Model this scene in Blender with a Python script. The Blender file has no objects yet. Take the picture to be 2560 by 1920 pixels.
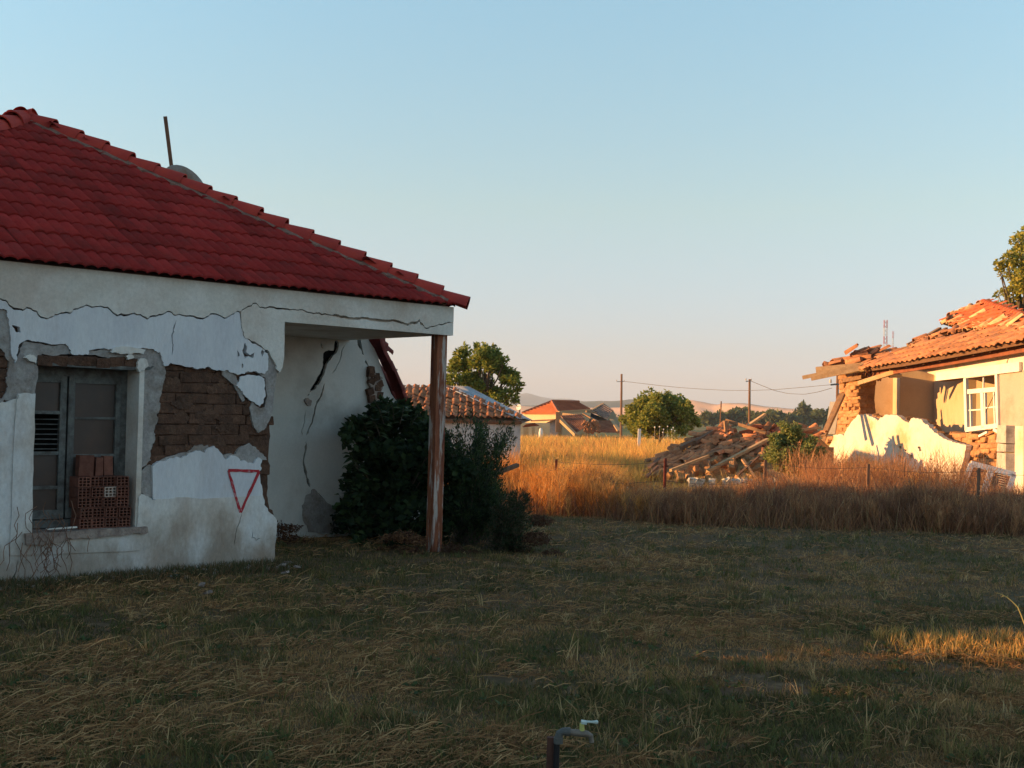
import bpy, bmesh, math, random
import numpy as np
from math import sin, cos, tan, radians, pi, atan, sqrt
from mathutils import Vector, Matrix, Euler, noise
from mathutils.geometry import tessellate_polygon
random.seed(7); rng = np.random.default_rng(7)
SC = bpy.context.scene; COL = SC.collection

# ---------------------------------------------------------------- camera
FPX, HY, ROLL, CH = 3000.0, 1036.0, 0.022, 1.6
PITCH = atan((HY - 960) / FPX)
cF = Vector((0, cos(PITCH), sin(PITCH)))
_R = Vector((1, 0, 0)); _U = Vector((0, -sin(PITCH), cos(PITCH)))
cR = _R * cos(ROLL) + _U * sin(ROLL); cU = _R * -sin(ROLL) + _U * cos(ROLL)
CAMPOS = Vector((0, 0, CH))
cam_d = bpy.data.cameras.new('camera'); cam = bpy.data.objects.new('camera', cam_d); COL.objects.link(cam)
cam_d.sensor_width = 36; cam_d.lens = 36 * FPX / 2560; cam_d.clip_start = .1; cam_d.clip_end = 30000
cam.matrix_world = Matrix(((cR.x, cU.x, -cF.x, 0), (cR.y, cU.y, -cF.y, 0), (cR.z, cU.z, -cF.z, CH), (0, 0, 0, 1)))
SC.camera = cam

# ---------------------------------------------------------------- sky, sun, exposure
SUN_EL, SUN_TH = radians(8.0), radians(1.2)          # the sun stands low to the left
sdir = Vector((-cos(SUN_TH) * cos(SUN_EL), -sin(SUN_TH) * cos(SUN_EL), sin(SUN_EL)))
SKY0, SKY1, SKY2, SKY3, SKY4 = (.42, .58, 1.34), (.55, .59, .88), (.88, .90, .84), (1.03, 1.23, 1.15), (.96, 1.0, .90)
world = bpy.data.worlds.new('World'); SC.world = world; world.use_nodes = True
nt = world.node_tree; bg = nt.nodes['Background']
sky = nt.nodes.new('ShaderNodeTexSky'); sky.sky_type = 'NISHITA'; sky.sun_disc = False
sky.sun_elevation = radians(12); sky.sun_rotation = math.atan2(sdir.x, sdir.y)
sky.air_density = 1.0; sky.dust_density = 0.0; sky.ozone_density = 1.0; sky.altitude = 0
tc = nt.nodes.new('ShaderNodeTexCoord'); sx = nt.nodes.new('ShaderNodeSeparateXYZ'); nt.links.new(tc.outputs['Generated'], sx.inputs[0])
rp = nt.nodes.new('ShaderNodeValToRGB'); nt.links.new(sx.outputs[2], rp.inputs[0]); cr_ = rp.color_ramp    # colour ramp by elevation, multiplied over the sky texture
for k_, (p_, c_) in enumerate(((0.0, SKY0), (0.052, SKY1), (0.17, SKY2), (0.33, SKY3), (0.6, SKY4))):
    e_ = cr_.elements[k_] if k_ < 2 else cr_.elements.new(p_)
    e_.position = p_; e_.color = (*c_, 1)
mu = nt.nodes.new('ShaderNodeMix'); mu.data_type = 'RGBA'; mu.blend_type = 'MULTIPLY'; mu.inputs[0].default_value = 1
nt.links.new(sky.outputs[0], mu.inputs[6]); nt.links.new(rp.outputs[0], mu.inputs[7]); nt.links.new(mu.outputs[2], bg.inputs[0]); bg.inputs[1].default_value = 0.088
sun_d = bpy.data.lights.new('sun', 'SUN'); sun_d.energy = 5.0; sun_d.angle = radians(.5); sun_d.color = (1, .51, .18)
sun = bpy.data.objects.new('sun', sun_d); COL.objects.link(sun); sun.rotation_euler = sdir.to_track_quat('Z', 'Y').to_euler()
SC.view_settings.view_transform = 'Standard'; SC.view_settings.look = 'None'; SC.view_settings.gamma = 1
SC.view_settings.use_curve_mapping = False; SC.view_settings.exposure = 1.45
SC.cycles.max_bounces = 6; SC.cycles.volume_bounces = 0; SC.cycles.transparent_max_bounces = 6
SC.cycles.use_denoising = True

# ---------------------------------------------------------------- helpers
def ray(px, py):
    return cF + cR * ((px - 1280) / FPX) + cU * ((960 - py) / FPX)
def at(px, py, Y):                                     # world point seen at a photo position, at distance Y
    r = ray(px, py); return CAMPOS + r * (Y / r.y)
def proj(P):
    q = Vector(P) - CAMPOS; d = q.dot(cF)
    return 1280 + FPX * q.dot(cR) / d, 960 - FPX * q.dot(cU) / d
class Plane:                                           # o origin, a across, b up, n outwards
    def __init__(s, o, a, b):
        s.o = Vector(o); s.a = Vector(a).normalized(); s.b = Vector(b).normalized(); s.n = s.a.cross(s.b).normalized()
    def uv(s, px, py, w=0):
        r = ray(px, py); t = (s.o + s.n * w - CAMPOS).dot(s.n) / r.dot(s.n)
        q = CAMPOS + r * t - s.o; return (q.dot(s.a), q.dot(s.b))
    def p(s, u, v, w=0): return s.o + s.a * u + s.b * v + s.n * w
    def m(s, u, v, w=0, rot=0):
        R = Matrix((s.a, s.b, s.n)).transposed().to_4x4()
        return Matrix.Translation(s.p(u, v, w)) @ R @ Matrix.Rotation(rot, 4, 'Z')
WM = {}
def link(name, mesh, parent=None, M=None, mat=None, kind=None):
    o = bpy.data.objects.new(name, mesh); COL.objects.link(o)
    M = M.copy() if M is not None else Matrix()
    WM[o.name] = M
    if parent is not None:
        o.parent = parent; o.matrix_basis = WM[parent.name].inverted() @ M
    else: o.matrix_basis = M
    if mat is not None and mesh is not None and not mesh.materials: mesh.materials.append(mat)
    if kind: o['kind'] = kind
    return o
def tag(o, label, cat=None, group=None, kind=None):
    o['label'] = label
    if cat: o['category'] = cat
    if group: o['group'] = group
    if kind: o['kind'] = kind
    return o
def thing(name, loc, label, cat, group=None):
    o = link(name, None, None, Matrix.Translation(Vector(loc))); return tag(o, label, cat, group)
def mesh_from(name, V, F, mat=None, smooth=False):
    me = bpy.data.meshes.new(name); me.from_pydata([tuple(v) for v in V], [], F); me.update()
    if mat: me.materials.append(mat)
    if smooth: me.polygons.foreach_set('use_smooth', [True] * len(me.polygons))
    return me
def mesh_np(name, V, T, mat=None, col=None, smooth=False):
    V = np.asarray(V, np.float32); T = np.asarray(T, np.int32)
    me = bpy.data.meshes.new(name); me.vertices.add(len(V)); me.vertices.foreach_set('co', V.ravel())
    me.loops.add(T.size); me.loops.foreach_set('vertex_index', T.ravel()); k = T.shape[1]
    me.polygons.add(len(T)); me.polygons.foreach_set('loop_start', np.arange(0, T.size, k, dtype=np.int32))
    me.polygons.foreach_set('loop_total', np.full(len(T), k, np.int32))
    if smooth: me.polygons.foreach_set('use_smooth', np.ones(len(T), bool))
    if col is not None:
        at_ = me.color_attributes.new('Col', 'FLOAT_COLOR', 'POINT')
        c = np.ones((len(V), 4), np.float32); c[:, :3] = col; at_.data.foreach_set('color', c.ravel())
    me.update(calc_edges=True)
    if mat: me.materials.append(mat)
    return me
class MB:
    def __init__(s): s.V = []; s.F = []
    def add(s, V, F):
        k = len(s.V); s.V += [Vector(v) for v in V]; s.F += [tuple(i + k for i in f) for f in F]
    def box(s, M, sx, sy, sz, jit=0):                   # centred box
        V = [M @ Vector((x * sx / 2 + random.uniform(-jit, jit), y * sy / 2 + random.uniform(-jit, jit), z * sz / 2 + random.uniform(-jit, jit)))
             for x in (-1, 1) for y in (-1, 1) for z in (-1, 1)]
        s.add(V, [(0, 1, 3, 2), (4, 6, 7, 5), (0, 4, 5, 1), (2, 3, 7, 6), (0, 2, 6, 4), (1, 5, 7, 3)])
    def bar(s, A, B, w, h, up=(0, 0, 1), taper=1, jit=0):
        A = Vector(A); B = Vector(B); d = (B - A).normalized(); x = d.cross(Vector(up))
        if x.length < 1e-4: x = d.cross(Vector((1, 0, 0)))
        x.normalize(); y = x.cross(d)
        V = []
        for P, k in ((A, 1), (B, taper)):
            for i, j in ((-1, -1), (1, -1), (1, 1), (-1, 1)):
                V.append(P + x * (i * w / 2 * k + random.uniform(-jit, jit)) + y * (j * h / 2 * k + random.uniform(-jit, jit)))
        s.add(V, [(0, 1, 2, 3), (7, 6, 5, 4), (0, 4, 5, 1), (1, 5, 6, 2), (2, 6, 7, 3), (3, 7, 4, 0)])
    def tube(s, pts, rad, seg=8, cap=True):
        pts = [Vector(p) for p in pts]; n = len(pts)
        rad = rad if isinstance(rad, (list, tuple)) else [rad] * n
        V = []; F = []; x = None
        for i, P in enumerate(pts):
            d = (pts[min(i + 1, n - 1)] - pts[max(i - 1, 0)]).normalized()
            if x is None:
                x = d.orthogonal().normalized()
            x = (x - d * x.dot(d)).normalized(); y = d.cross(x)
            for k in range(seg):
                a = 2 * pi * k / seg; V.append(P + (x * cos(a) + y * sin(a)) * rad[i])
        for i in range(n - 1):
            for k in range(seg):
                k2 = (k + 1) % seg; F.append((i * seg + k, i * seg + k2, (i + 1) * seg + k2, (i + 1) * seg + k))
        if cap: F.append(tuple(range(seg - 1, -1, -1))); F.append(tuple((n - 1) * seg + k for k in range(seg)))
        s.add(V, F)
    def slab(s, pl, loops, w0, w1):                     # polygon with holes, pulled out between two offsets
        pts = [p for L in loops for p in L]
        tris = tessellate_polygon([[Vector((p[0], p[1], 0)) for p in L] for L in loops])
        n = len(pts); V = [pl.p(u, v, w1) for u, v in pts] + [pl.p(u, v, w0) for u, v in pts]; F = []
        for t in tris:
            a, b, c = [Vector((*pts[i], 0)) for i in t]
            t = tuple(t) if (b - a).cross(c - a).z > 0 else (t[0], t[2], t[1])
            F.append(t); F.append((t[0] + n, t[2] + n, t[1] + n))
        k = 0
        for L in loops:
            m = len(L)
            for i in range(m):
                j = (i + 1) % m; F.append((k + i, k + j, k + j + n, k + i + n))
            k += m
        s.add(V, F)
    def mesh(s, name, mat=None, smooth=False): return mesh_from(name, s.V, s.F, mat, smooth)
    def obj(s, name, mat=None, parent=None, smooth=False, kind=None):
        me = s.mesh(name, mat, smooth)
        bm = bmesh.new(); bm.from_mesh(me); bmesh.ops.recalc_face_normals(bm, faces=bm.faces); bm.to_mesh(me); bm.free()
        if parent is None and s.V:
            b = Vector((sum(v.x for v in s.V) / len(s.V), sum(v.y for v in s.V) / len(s.V), min(v.z for v in s.V)))
            me.transform(Matrix.Translation(-b)); return link(name, me, None, Matrix.Translation(b), kind=kind)
        return link(name, me, parent, Matrix(), kind=kind)
def frac(pts, amp=.012, it=3, closed=False, seed=None):  # roughen a polyline like a broken edge
    R = random.Random(seed) if seed is not None else random
    pts = [tuple(p) for p in pts]
    for k in range(it):
        out = []; n = len(pts)
        for i in range(n if closed else n - 1):
            a = pts[i]; b = pts[(i + 1) % n]; l = sqrt((a[0] - b[0]) ** 2 + (a[1] - b[1]) ** 2)
            out.append(a)
            if l < .02: continue
            m = R.gauss(0, 1) * min(amp, l * .13); out.append(((a[0] + b[0]) / 2 - (b[1] - a[1]) / l * m, (a[1] + b[1]) / 2 + (b[0] - a[0]) / l * m))
        if not closed: out.append(pts[-1])
        pts = out; amp *= .6
    return pts
def crackloop(line, wid, seed=None):                    # narrow ragged loop round a polyline
    L = frac(line, .008, 2, seed=seed); n = len(L); up = []; dn = []
    for i, p in enumerate(L):
        a = L[max(i - 1, 0)]; b = L[min(i + 1, n - 1)]; dx, dy = b[0] - a[0], b[1] - a[1]; l = sqrt(dx * dx + dy * dy) or 1
        f = min(1, i / 2, (n - 1 - i) / 2) * random.uniform(.5, 1.2) * wid / 2 + .0008
        up.append((p[0] - dy / l * f, p[1] + dx / l * f)); dn.append((p[0] + dy / l * f, p[1] - dx / l * f))
    return up + dn[::-1]
def sstep(a, b, x): t = np.clip((x - a) / (b - a), 0, 1); return t * t * (3 - 2 * t)
def gz(x, y):                                           # ground height
    r = float(np.hypot(x, y))
    z = -1.0 * float(sstep(38, 130, y)) + .035 * noise.noise(Vector((x * .45, y * .45, 0))) + .018 * noise.noise(Vector((x * 1.7, y * 1.7, 5)))
    return z

# ---------------------------------------------------------------- materials
def _node(nt, t, **k):
    n = nt.nodes.new(t)
    for a, b in k.items(): setattr(n, a, b)
    return n
def M(name, c1, c2=None, scale=6, rough=.9, bump=.3, bscale=None, rnd=0, stain=None, sscale=1.5, sthr=.55, swid=.12, samt=.8, spec=.2,
      stretch=(1, 1, 1), stain2=None, s2scale=4, s2thr=.6, metal=0, grain=.12, bdist=.01, trans=0, attr=False, grime=None):
    m = bpy.data.materials.new(name); m.use_nodes = True; nt = m.node_tree; bs = nt.nodes['Principled BSDF']
    L = nt.links.new
    geo = _node(nt, 'ShaderNodeNewGeometry'); oi = _node(nt, 'ShaderNodeObjectInfo')
    off = _node(nt, 'ShaderNodeVectorMath', operation='SCALE'); off.inputs[3].default_value = 37.0 if rnd else 0.0
    comb = _node(nt, 'ShaderNodeCombineXYZ'); L(oi.outputs['Random'], comb.inputs[0]); L(oi.outputs['Random'], comb.inputs[2]); L(comb.outputs[0], off.inputs[0])
    add = _node(nt, 'ShaderNodeVectorMath', operation='ADD'); L(geo.outputs['Position'], add.inputs[0]); L(off.outputs[0], add.inputs[1])
    mp = _node(nt, 'ShaderNodeVectorMath', operation='MULTIPLY'); mp.inputs[1].default_value = stretch; L(add.outputs[0], mp.inputs[0])
    def noi(sc, det=6, ro=.6):
        n = _node(nt, 'ShaderNodeTexNoise'); n.inputs['Scale'].default_value = sc; n.inputs['Detail'].default_value = det; n.inputs['Roughness'].default_value = ro
        L(mp.outputs[0], n.inputs['Vector']); return n.outputs['Fac']
    def ramp(src, a, b):
        r = _node(nt, 'ShaderNodeMapRange'); r.interpolation_type = 'SMOOTHSTEP'; r.inputs[1].default_value = a; r.inputs[2].default_value = b; L(src, r.inputs[0]); return r.outputs[0]
    def mix(fac, A, B, bt='MIX'):
        x = _node(nt, 'ShaderNodeMix', data_type='RGBA', blend_type=bt)
        for sock, v in ((x.inputs[0], fac), (x.inputs[6], A), (x.inputs[7], B)):
            if isinstance(v, (int, float)): sock.default_value = v
            elif isinstance(v, tuple): sock.default_value = (*v, 1)
            else: L(v, sock)
        return x.outputs[2]
    if attr:
        a = _node(nt, 'ShaderNodeAttribute', attribute_name='Col'); c = a.outputs['Color']
    else:
        c = mix(ramp(noi(scale), .35, .65), c1, c2 or tuple(v * .8 for v in c1))
    if stain: c = mix(ramp(noi(sscale, 7, .62), sthr - swid, sthr + swid), c, mix(samt, c, stain))
    if stain2: c = mix(ramp(noi(s2scale, 8, .7), s2thr - .04, s2thr + .04), c, stain2)
    if grime:
        sz = _node(nt, 'ShaderNodeSeparateXYZ'); L(geo.outputs['Position'], sz.inputs[0]); ad = _node(nt, 'ShaderNodeMath', operation='MULTIPLY_ADD'); L(noi(2.2, 6, .65), ad.inputs[0]); ad.inputs[1].default_value = -1.5; L(sz.outputs[2], ad.inputs[2])
        c = mix(ramp(ad.outputs[0], -.12, -.75), c, mix(.75, c, grime))
    if grain:
        g = _node(nt, 'ShaderNodeMapRange'); g.inputs[1].default_value = .3; g.inputs[2].default_value = .7; g.inputs[3].default_value = 1 - grain; g.inputs[4].default_value = 1 + grain
        L(noi((bscale or scale * 8) * 1.3, 4, .7), g.inputs[0]); c = mix(1.0, c, g.outputs[0], 'MULTIPLY')
    if rnd:
        g = _node(nt, 'ShaderNodeMapRange'); g.inputs[3].default_value = 1 - rnd; g.inputs[4].default_value = 1 + rnd
        L(oi.outputs['Random'], g.inputs[0]); c = mix(1.0, c, g.outputs[0], 'MULTIPLY')
    L(c, bs.inputs['Base Color'])
    bs.inputs['Roughness'].default_value = rough; bs.inputs['Specular IOR Level'].default_value = spec; bs.inputs['Metallic'].default_value = metal
    if bump:
        b = _node(nt, 'ShaderNodeBump'); b.inputs['Strength'].default_value = bump; b.inputs['Distance'].default_value = bdist
        L(noi(bscale or scale * 8, 5, .65), b.inputs['Height']); L(b.outputs[0], bs.inputs['Normal'])
    if trans:
        tr = _node(nt, 'ShaderNodeBsdfTranslucent'); L(c, tr.inputs[0]); mx = _node(nt, 'ShaderNodeMixShader'); mx.inputs[0].default_value = trans
        L(bs.outputs[0], mx.inputs[1]); L(tr.outputs[0], mx.inputs[2]); L(mx.outputs[0], nt.nodes['Material Output'].inputs[0])
    return m
m_cream = M('cream_plaster', (.63, .60, .54), (.69, .66, .61), 3, .9, .35, 24, stain=(.44, .33, .25), sscale=1.6, sthr=.56, swid=.16, samt=.6, grain=.10)
m_blue = M('pale_blue_plaster', (.60, .61, .64), (.68, .69, .70), 2.5, .9, .3, 30, stain=(.50, .46, .44), sscale=2.0, sthr=.6, samt=.5, stretch=(1, 1, .35), grain=.08)
m_lowpl = M('stained_white_plaster', (.65, .66, .66), (.70, .68, .63), 2.2, .9, .35, 26, stain=(.43, .34, .27), sscale=1.7, sthr=.55, swid=.15, samt=.75, grain=.12, stretch=(1, 1, .6), grime=(.20, .15, .11))
m_greyr = M('grey_render', (.28, .26, .25), (.36, .34, .32), 9, .95, .7, 30, stain=(.20, .16, .13), sscale=5, sthr=.58, grain=.2)
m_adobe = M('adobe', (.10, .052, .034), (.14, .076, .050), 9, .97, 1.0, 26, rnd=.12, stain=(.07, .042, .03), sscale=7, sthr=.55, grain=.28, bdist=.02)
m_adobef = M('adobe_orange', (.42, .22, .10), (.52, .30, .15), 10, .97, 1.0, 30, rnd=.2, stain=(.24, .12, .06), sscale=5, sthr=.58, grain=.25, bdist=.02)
m_tile = M('red_roof_tile', (.26, .022, .020), (.30, .028, .024), 5, .8, .3, 40, rnd=.20, stain=(.16, .025, .022), sscale=3, sthr=.56, swid=.16, grain=.14, spec=.12)
m_hip = M('red_hip_tile', (.44, .045, .028), (.36, .035, .028), 5, .7, .2, 40, rnd=.1, grain=.08, spec=.25)
m_hipmortar = M('hip_mortar', (.25, .16, .12), (.18, .10, .08), 14, .95, .8, 40, grain=.25)
m_mortar = M('mortar', (.33, .27, .23), (.22, .17, .15), 12, .95, .8, 40, grain=.25)
m_frame = M('weathered_grey_paint', (.105, .11, .105), (.16, .165, .155), 20, .8, .3, 60, stain=(.07, .06, .055), sscale=9, sthr=.55, grain=.15)
m_pane = M('dusty_brown_glass', (.040, .022, .016), (.06, .032, .022), 3, .4, .05, 10, spec=.5, stain=(.03, .022, .02), sscale=2)
m_dark = M('painted_dark_interior', (.02, .018, .016), None, 5, .95, .2)  # near-black colour that stands in for shade inside hollows
m_brick = M('hollow_brick_clay', (.135, .052, .036), (.18, .075, .052), 20, .9, .3, 60, rnd=.22, grain=.12)
m_red = M('red_spray_paint', (.45, .03, .04), (.34, .03, .04), 40, .8, .3, 60, stain=(.50, .30, .31), sscale=18, sthr=.60, swid=.05, samt=.8)
m_rust = M('rusty_painted_post', (.20, .062, .032), (.28, .10, .048), 7, .8, .4, 60, stretch=(3, 3, .35), stain=(.42, .36, .32), sscale=6, sthr=.545, swid=.04, samt=1, stain2=(.13, .04, .025), s2scale=5, s2thr=.60, grain=.2)
m_soil = M('bare_soil', (.12, .08, .055), (.09, .065, .045), 4, .97, .9, 20, grain=.3, bdist=.02)
m_bark = M('bark', (.10, .075, .055), (.15, .12, .09), 20, .95, .8, 40, stretch=(1, 1, .2), grain=.2)
m_attrleaf = M('foliage', (1, 1, 1), attr=True, rough=.6, bump=0, grain=0, spec=.25, trans=.42)
m_attrdry = M('dry_grass', (1, 1, 1), attr=True, rough=.85, bump=0, grain=0, spec=.1, trans=.4)
m_wood = M('weathered_timber', (.33, .20, .11), (.24, .15, .09), 10, .9, .5, 50, rnd=.25, stretch=(1, 1, 1), grain=.25)
m_palewood = M('sunbleached_timber', (.52, .36, .20), (.42, .28, .15), 8, .9, .5, 50, rnd=.12, grain=.2)
m_metalsheet = M('galvanised_sheet', (.42, .45, .48), (.34, .36, .39), 3, .55, .2, 20, metal=.3, stain=(.30, .22, .17), sscale=1.5, sthr=.68, grain=.08)
m_oldtile = M('old_terracotta', (.52, .21, .095), (.40, .16, .085), 12, .9, .5, 40, rnd=.4, stain=(.14, .10, .08), sscale=5, sthr=.55, grain=.25)
m_tiletan = M('weathered_tile', (.46, .21, .10), (.36, .17, .09), 9, .9, .5, 40, rnd=.25, stain=(.22, .13, .085), sscale=4, sthr=.6, grain=.25)
m_tilered = M('orange_red_tile', (.50, .13, .05), (.42, .11, .05), 6, .85, .4, 40, rnd=.18, stain=(.26, .09, .05), sscale=4, sthr=.62, grain=.15)
m_white = M('white_paint', (.80, .78, .72), (.74, .72, .66), 5, .6, .1, 30, grain=.05)
m_wallw = M('sunlit_wall_paint', (.68, .63, .54), (.74, .69, .60), 1.5, .9, .3, 25, stain=(.50, .36, .16), sscale=1.2, sthr=.60, samt=.8, grain=.06)
m_interior = M('interior_wall_paint', (.55, .42, .27), (.60, .47, .31), 1.2, .9, .15, 20, stain=(.42, .28, .16), sscale=1.5, sthr=.62, samt=.6, grain=.05)
m_quoin = M('stained_block', (.50, .47, .42), (.40, .37, .33), 6, .9, .4, 30, stain=(.22, .18, .15), sscale=3, sthr=.62, grain=.12)
m_grey = M('grey_steel', (.17, .175, .17), (.22, .22, .21), 20, .5, .2, 60, metal=.4, grain=.1)
m_polewood = M('creosoted_pole', (.16, .09, .06), (.22, .13, .08), 8, .9, .3, 30, stretch=(3, 3, .3), grain=.15)
m_wire = M('dark_wire', (.09, .085, .08), None, 5, .7, 0)
# ---------------------------------------------------------------- ground and hills
def ground_material():
    m = bpy.data.materials.new('ground_earth'); m.use_nodes = True; nt = m.node_tree; L = nt.links.new; bs = nt.nodes['Principled BSDF']
    geo = _node(nt, 'ShaderNodeNewGeometry'); sep = _node(nt, 'ShaderNodeSeparateXYZ'); L(geo.outputs['Position'], sep.inputs[0])
    def noi(s, d=6):
        n = _node(nt, 'ShaderNodeTexNoise'); n.inputs['Scale'].default_value = s; n.inputs['Detail'].default_value = d; L(geo.outputs['Position'], n.inputs['Vector']); return n.outputs['Fac']
    def rr(src, a, b, c=0, d=1):
        r = _node(nt, 'ShaderNodeMapRange'); r.interpolation_type = 'SMOOTHSTEP'; 
        for i, v in enumerate((a, b, c, d)): r.inputs[i + 1].default_value = v
        L(src, r.inputs[0]); return r.outputs[0]
    def mix(f, A, B):
        x = _node(nt, 'ShaderNodeMix', data_type='RGBA')
        for s, v in ((x.inputs[0], f), (x.inputs[6], A), (x.inputs[7], B)):
            if isinstance(v, tuple): s.default_value = (*v, 1)
            else: L(v, s)
        return x.outputs[2]
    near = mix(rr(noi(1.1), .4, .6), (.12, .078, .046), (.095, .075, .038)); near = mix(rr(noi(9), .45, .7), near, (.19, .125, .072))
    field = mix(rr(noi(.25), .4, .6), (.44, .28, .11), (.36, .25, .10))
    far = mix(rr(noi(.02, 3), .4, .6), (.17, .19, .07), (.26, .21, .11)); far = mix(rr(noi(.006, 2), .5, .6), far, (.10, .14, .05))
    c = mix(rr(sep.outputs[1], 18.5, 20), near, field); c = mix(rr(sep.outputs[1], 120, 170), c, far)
    L(c, bs.inputs['Base Color']); bs.inputs['Roughness'].default_value = .95; bs.inputs['Specular IOR Level'].default_value = .1
    b = _node(nt, 'ShaderNodeBump'); b.inputs['Strength'].default_value = .6; b.inputs['Distance'].default_value = .03; L(noi(14), b.inputs['Height']); L(b.outputs[0], bs.inputs['Normal'])
    return m
def build_ground():
    rad = np.concatenate([[0], np.geomspace(1.5, 60, 120), np.geomspace(64, 8000, 60)]); na = 260
    # finer in front of the camera
    t = np.linspace(-1, 1, na, endpoint=False); ang = pi * np.sign(t) * np.abs(t) ** 1.8
    V = []
    for r in rad:
        for a in ang:
            x, y = r * sin(a), r * cos(a); V.append((x, y, gz(x, y) if r < 400 else -1.0 * float(sstep(38, 130, y))))
    n = len(rad); F = []
    for i in range(n - 1):
        for k in range(na):
            k2 = (k + 1) % na; F.append((i * na + k, i * na + k2, (i + 1) * na + k2, (i + 1) * na + k))
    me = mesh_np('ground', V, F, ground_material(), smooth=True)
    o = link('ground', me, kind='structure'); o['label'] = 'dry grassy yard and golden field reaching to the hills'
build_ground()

def hill_mat(name, c1, c2, c3, s):
    return M(name, c1, c2, s, .95, 0, 1, grain=0, stain=c3, sscale=s * 2.2, sthr=.60, swid=.05, samt=.8)
def hills(name, label, prof, Y, mat, depth, rough, seed):
    xs = [p[0] for p in prof]; ys = [p[1] for p in prof]
    N = 240; px = np.linspace(xs[0], xs[-1], N); V = []; R = 14; Yc = Y
    for j in range(R):
        for i in range(N):
            f = j / (R - 1); Y = Yc(px[i]) if callable(Yc) else Yc; top = np.interp(px[i], xs, ys)
            P = at(px[i], top, Y)
            h = max(P.z + noise.noise(Vector((px[i] * .02, 0, seed))) * rough, 0)
            prof_h = h * (sin(f * pi * .5) ** 1.3) + (noise.noise(Vector((P.x * .011, f * 3, seed))) * .34 + noise.noise(Vector((P.x * .03, f * 5, seed + 4))) * .16) * h * sin(f * pi)
            V.append((P.x * (1 - (1 - f) * depth / Y), Y - (1 - f) * depth, -3 + prof_h + 3 * f if f < 1 else h))
    for i in range(N): Y = Yc(px[i]) if callable(Yc) else Yc; P = at(px[i], 1036, Y); V.append((P.x, Y + depth, -3))
    F = [(j * N + i, j * N + i + 1, (j + 1) * N + i + 1, (j + 1) * N + i) for j in range(R) for i in range(N - 1)]
    me = mesh_from(name, V, F, mat, smooth=True); o = link(name, me, kind='structure'); o['label'] = label
hills('tan_hills', 'dry pinkish tan hills behind the tree line', [(-600, 1030), (600, 1022), (1000, 1012), (1270, 1010), (1330, 1018), (1400, 1014), (1480, 1022), (1560, 1018), (1640, 1008), (1722, 1001), (1760, 1005), (1790, 1012), (1812, 1007), (1862, 1008), (1900, 1014), (1965, 1020), (2060, 1026), (2300, 1034), (2800, 1040), (3400, 1046)], lambda p_: 1850 - (p_ - 1200) * .45,
      hill_mat('dry_hill', (.74, .47, .30), (.66, .41, .25), (.34, .28, .17), .012), 95, 1.5, 3)
hills('blue_hills', 'wooded grey green hills further back', [(-800, 1014), (900, 1010), (1250, 1016), (1340, 1013), (1400, 1010), (1440, 1004), (1500, 1002), (1560, 1003), (1640, 1004), (1700, 1012), (1800, 1022), (2600, 1044), (3400, 1060)], 2500,
      hill_mat('wooded_hill', (.10, .12, .07), (.16, .15, .09), (.26, .19, .12), .006), 700, 3.0, 9)
hills('far_mountain', 'faint blue mountain fading into haze', [(-800, 1000), (1000, 994), (1290, 984), (1340, 990), (1420, 1000), (1600, 1012), (1900, 1030), (3000, 1060)], 6500,
      hill_mat('mountain', (.12, .13, .10), (.14, .14, .10), (.18, .15, .1), .003), 1200, 8.0, 2)

# ---------------------------------------------------------------- left house
PHI = radians(46)
fa = Vector((sin(PHI), cos(PHI), 0)); fn = Vector((cos(PHI), -sin(PHI), 0))
K = Vector((-.6953, 13.9226, 0))
FAC = Plane(K, fa, (0, 0, 1)); assert FAC.n.dot(fn) > .99
def Fq(pts, w=0): return [FAC.uv(x, y, w) for x, y in pts]
house = thing('plastered_house', K + fa * -3.7 - fn * 3.7, 'cracked white house with red tiled pyramid roof and rusty porch post', 'house')
UL = -7.28
# --- solid core with the window opening
core_right = [(690, 915), (690, 938), (688, 967), (682, 1025), (677, 1058), (679, 1090), (674, 1140), (672, 1190), (671, 1230), (675, 1262), (690, 1292), (690, 1420)]
cr = frac(Fq(core_right, -.05), .015, 2, seed=3)
win = [(-4.86, .47), (-3.86, .47), (-3.86, 1.95), (-4.86, 1.95)]
lint = frac([(-4.90, 1.95), (-4.84, 2.06), (-4.6, 2.07), (-4.2, 2.03), (-3.95, 2.02), (-3.82, 1.95)], .012, 2, seed=5)
mb = MB(); outer = [(UL, -.15), (cr[-1][0], -.15)] + cr[::-1] + [(-2.36, 2.78), (UL, 2.78)]
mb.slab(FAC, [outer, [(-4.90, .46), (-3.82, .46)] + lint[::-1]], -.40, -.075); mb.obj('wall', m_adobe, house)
def piece(name, px, w0, w1, mat, amp=.012, it=3, seed=1, holes=(), label=None, w=None):
    L = frac(Fq(px, w1 if w is None else w), amp, it, closed=True, seed=seed)
    m = MB(); m.slab(FAC, [L] + [h for h in holes], w0, w1); o = m.obj(name, mat, house)
    if label: o['label'] = label
    return o
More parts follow.
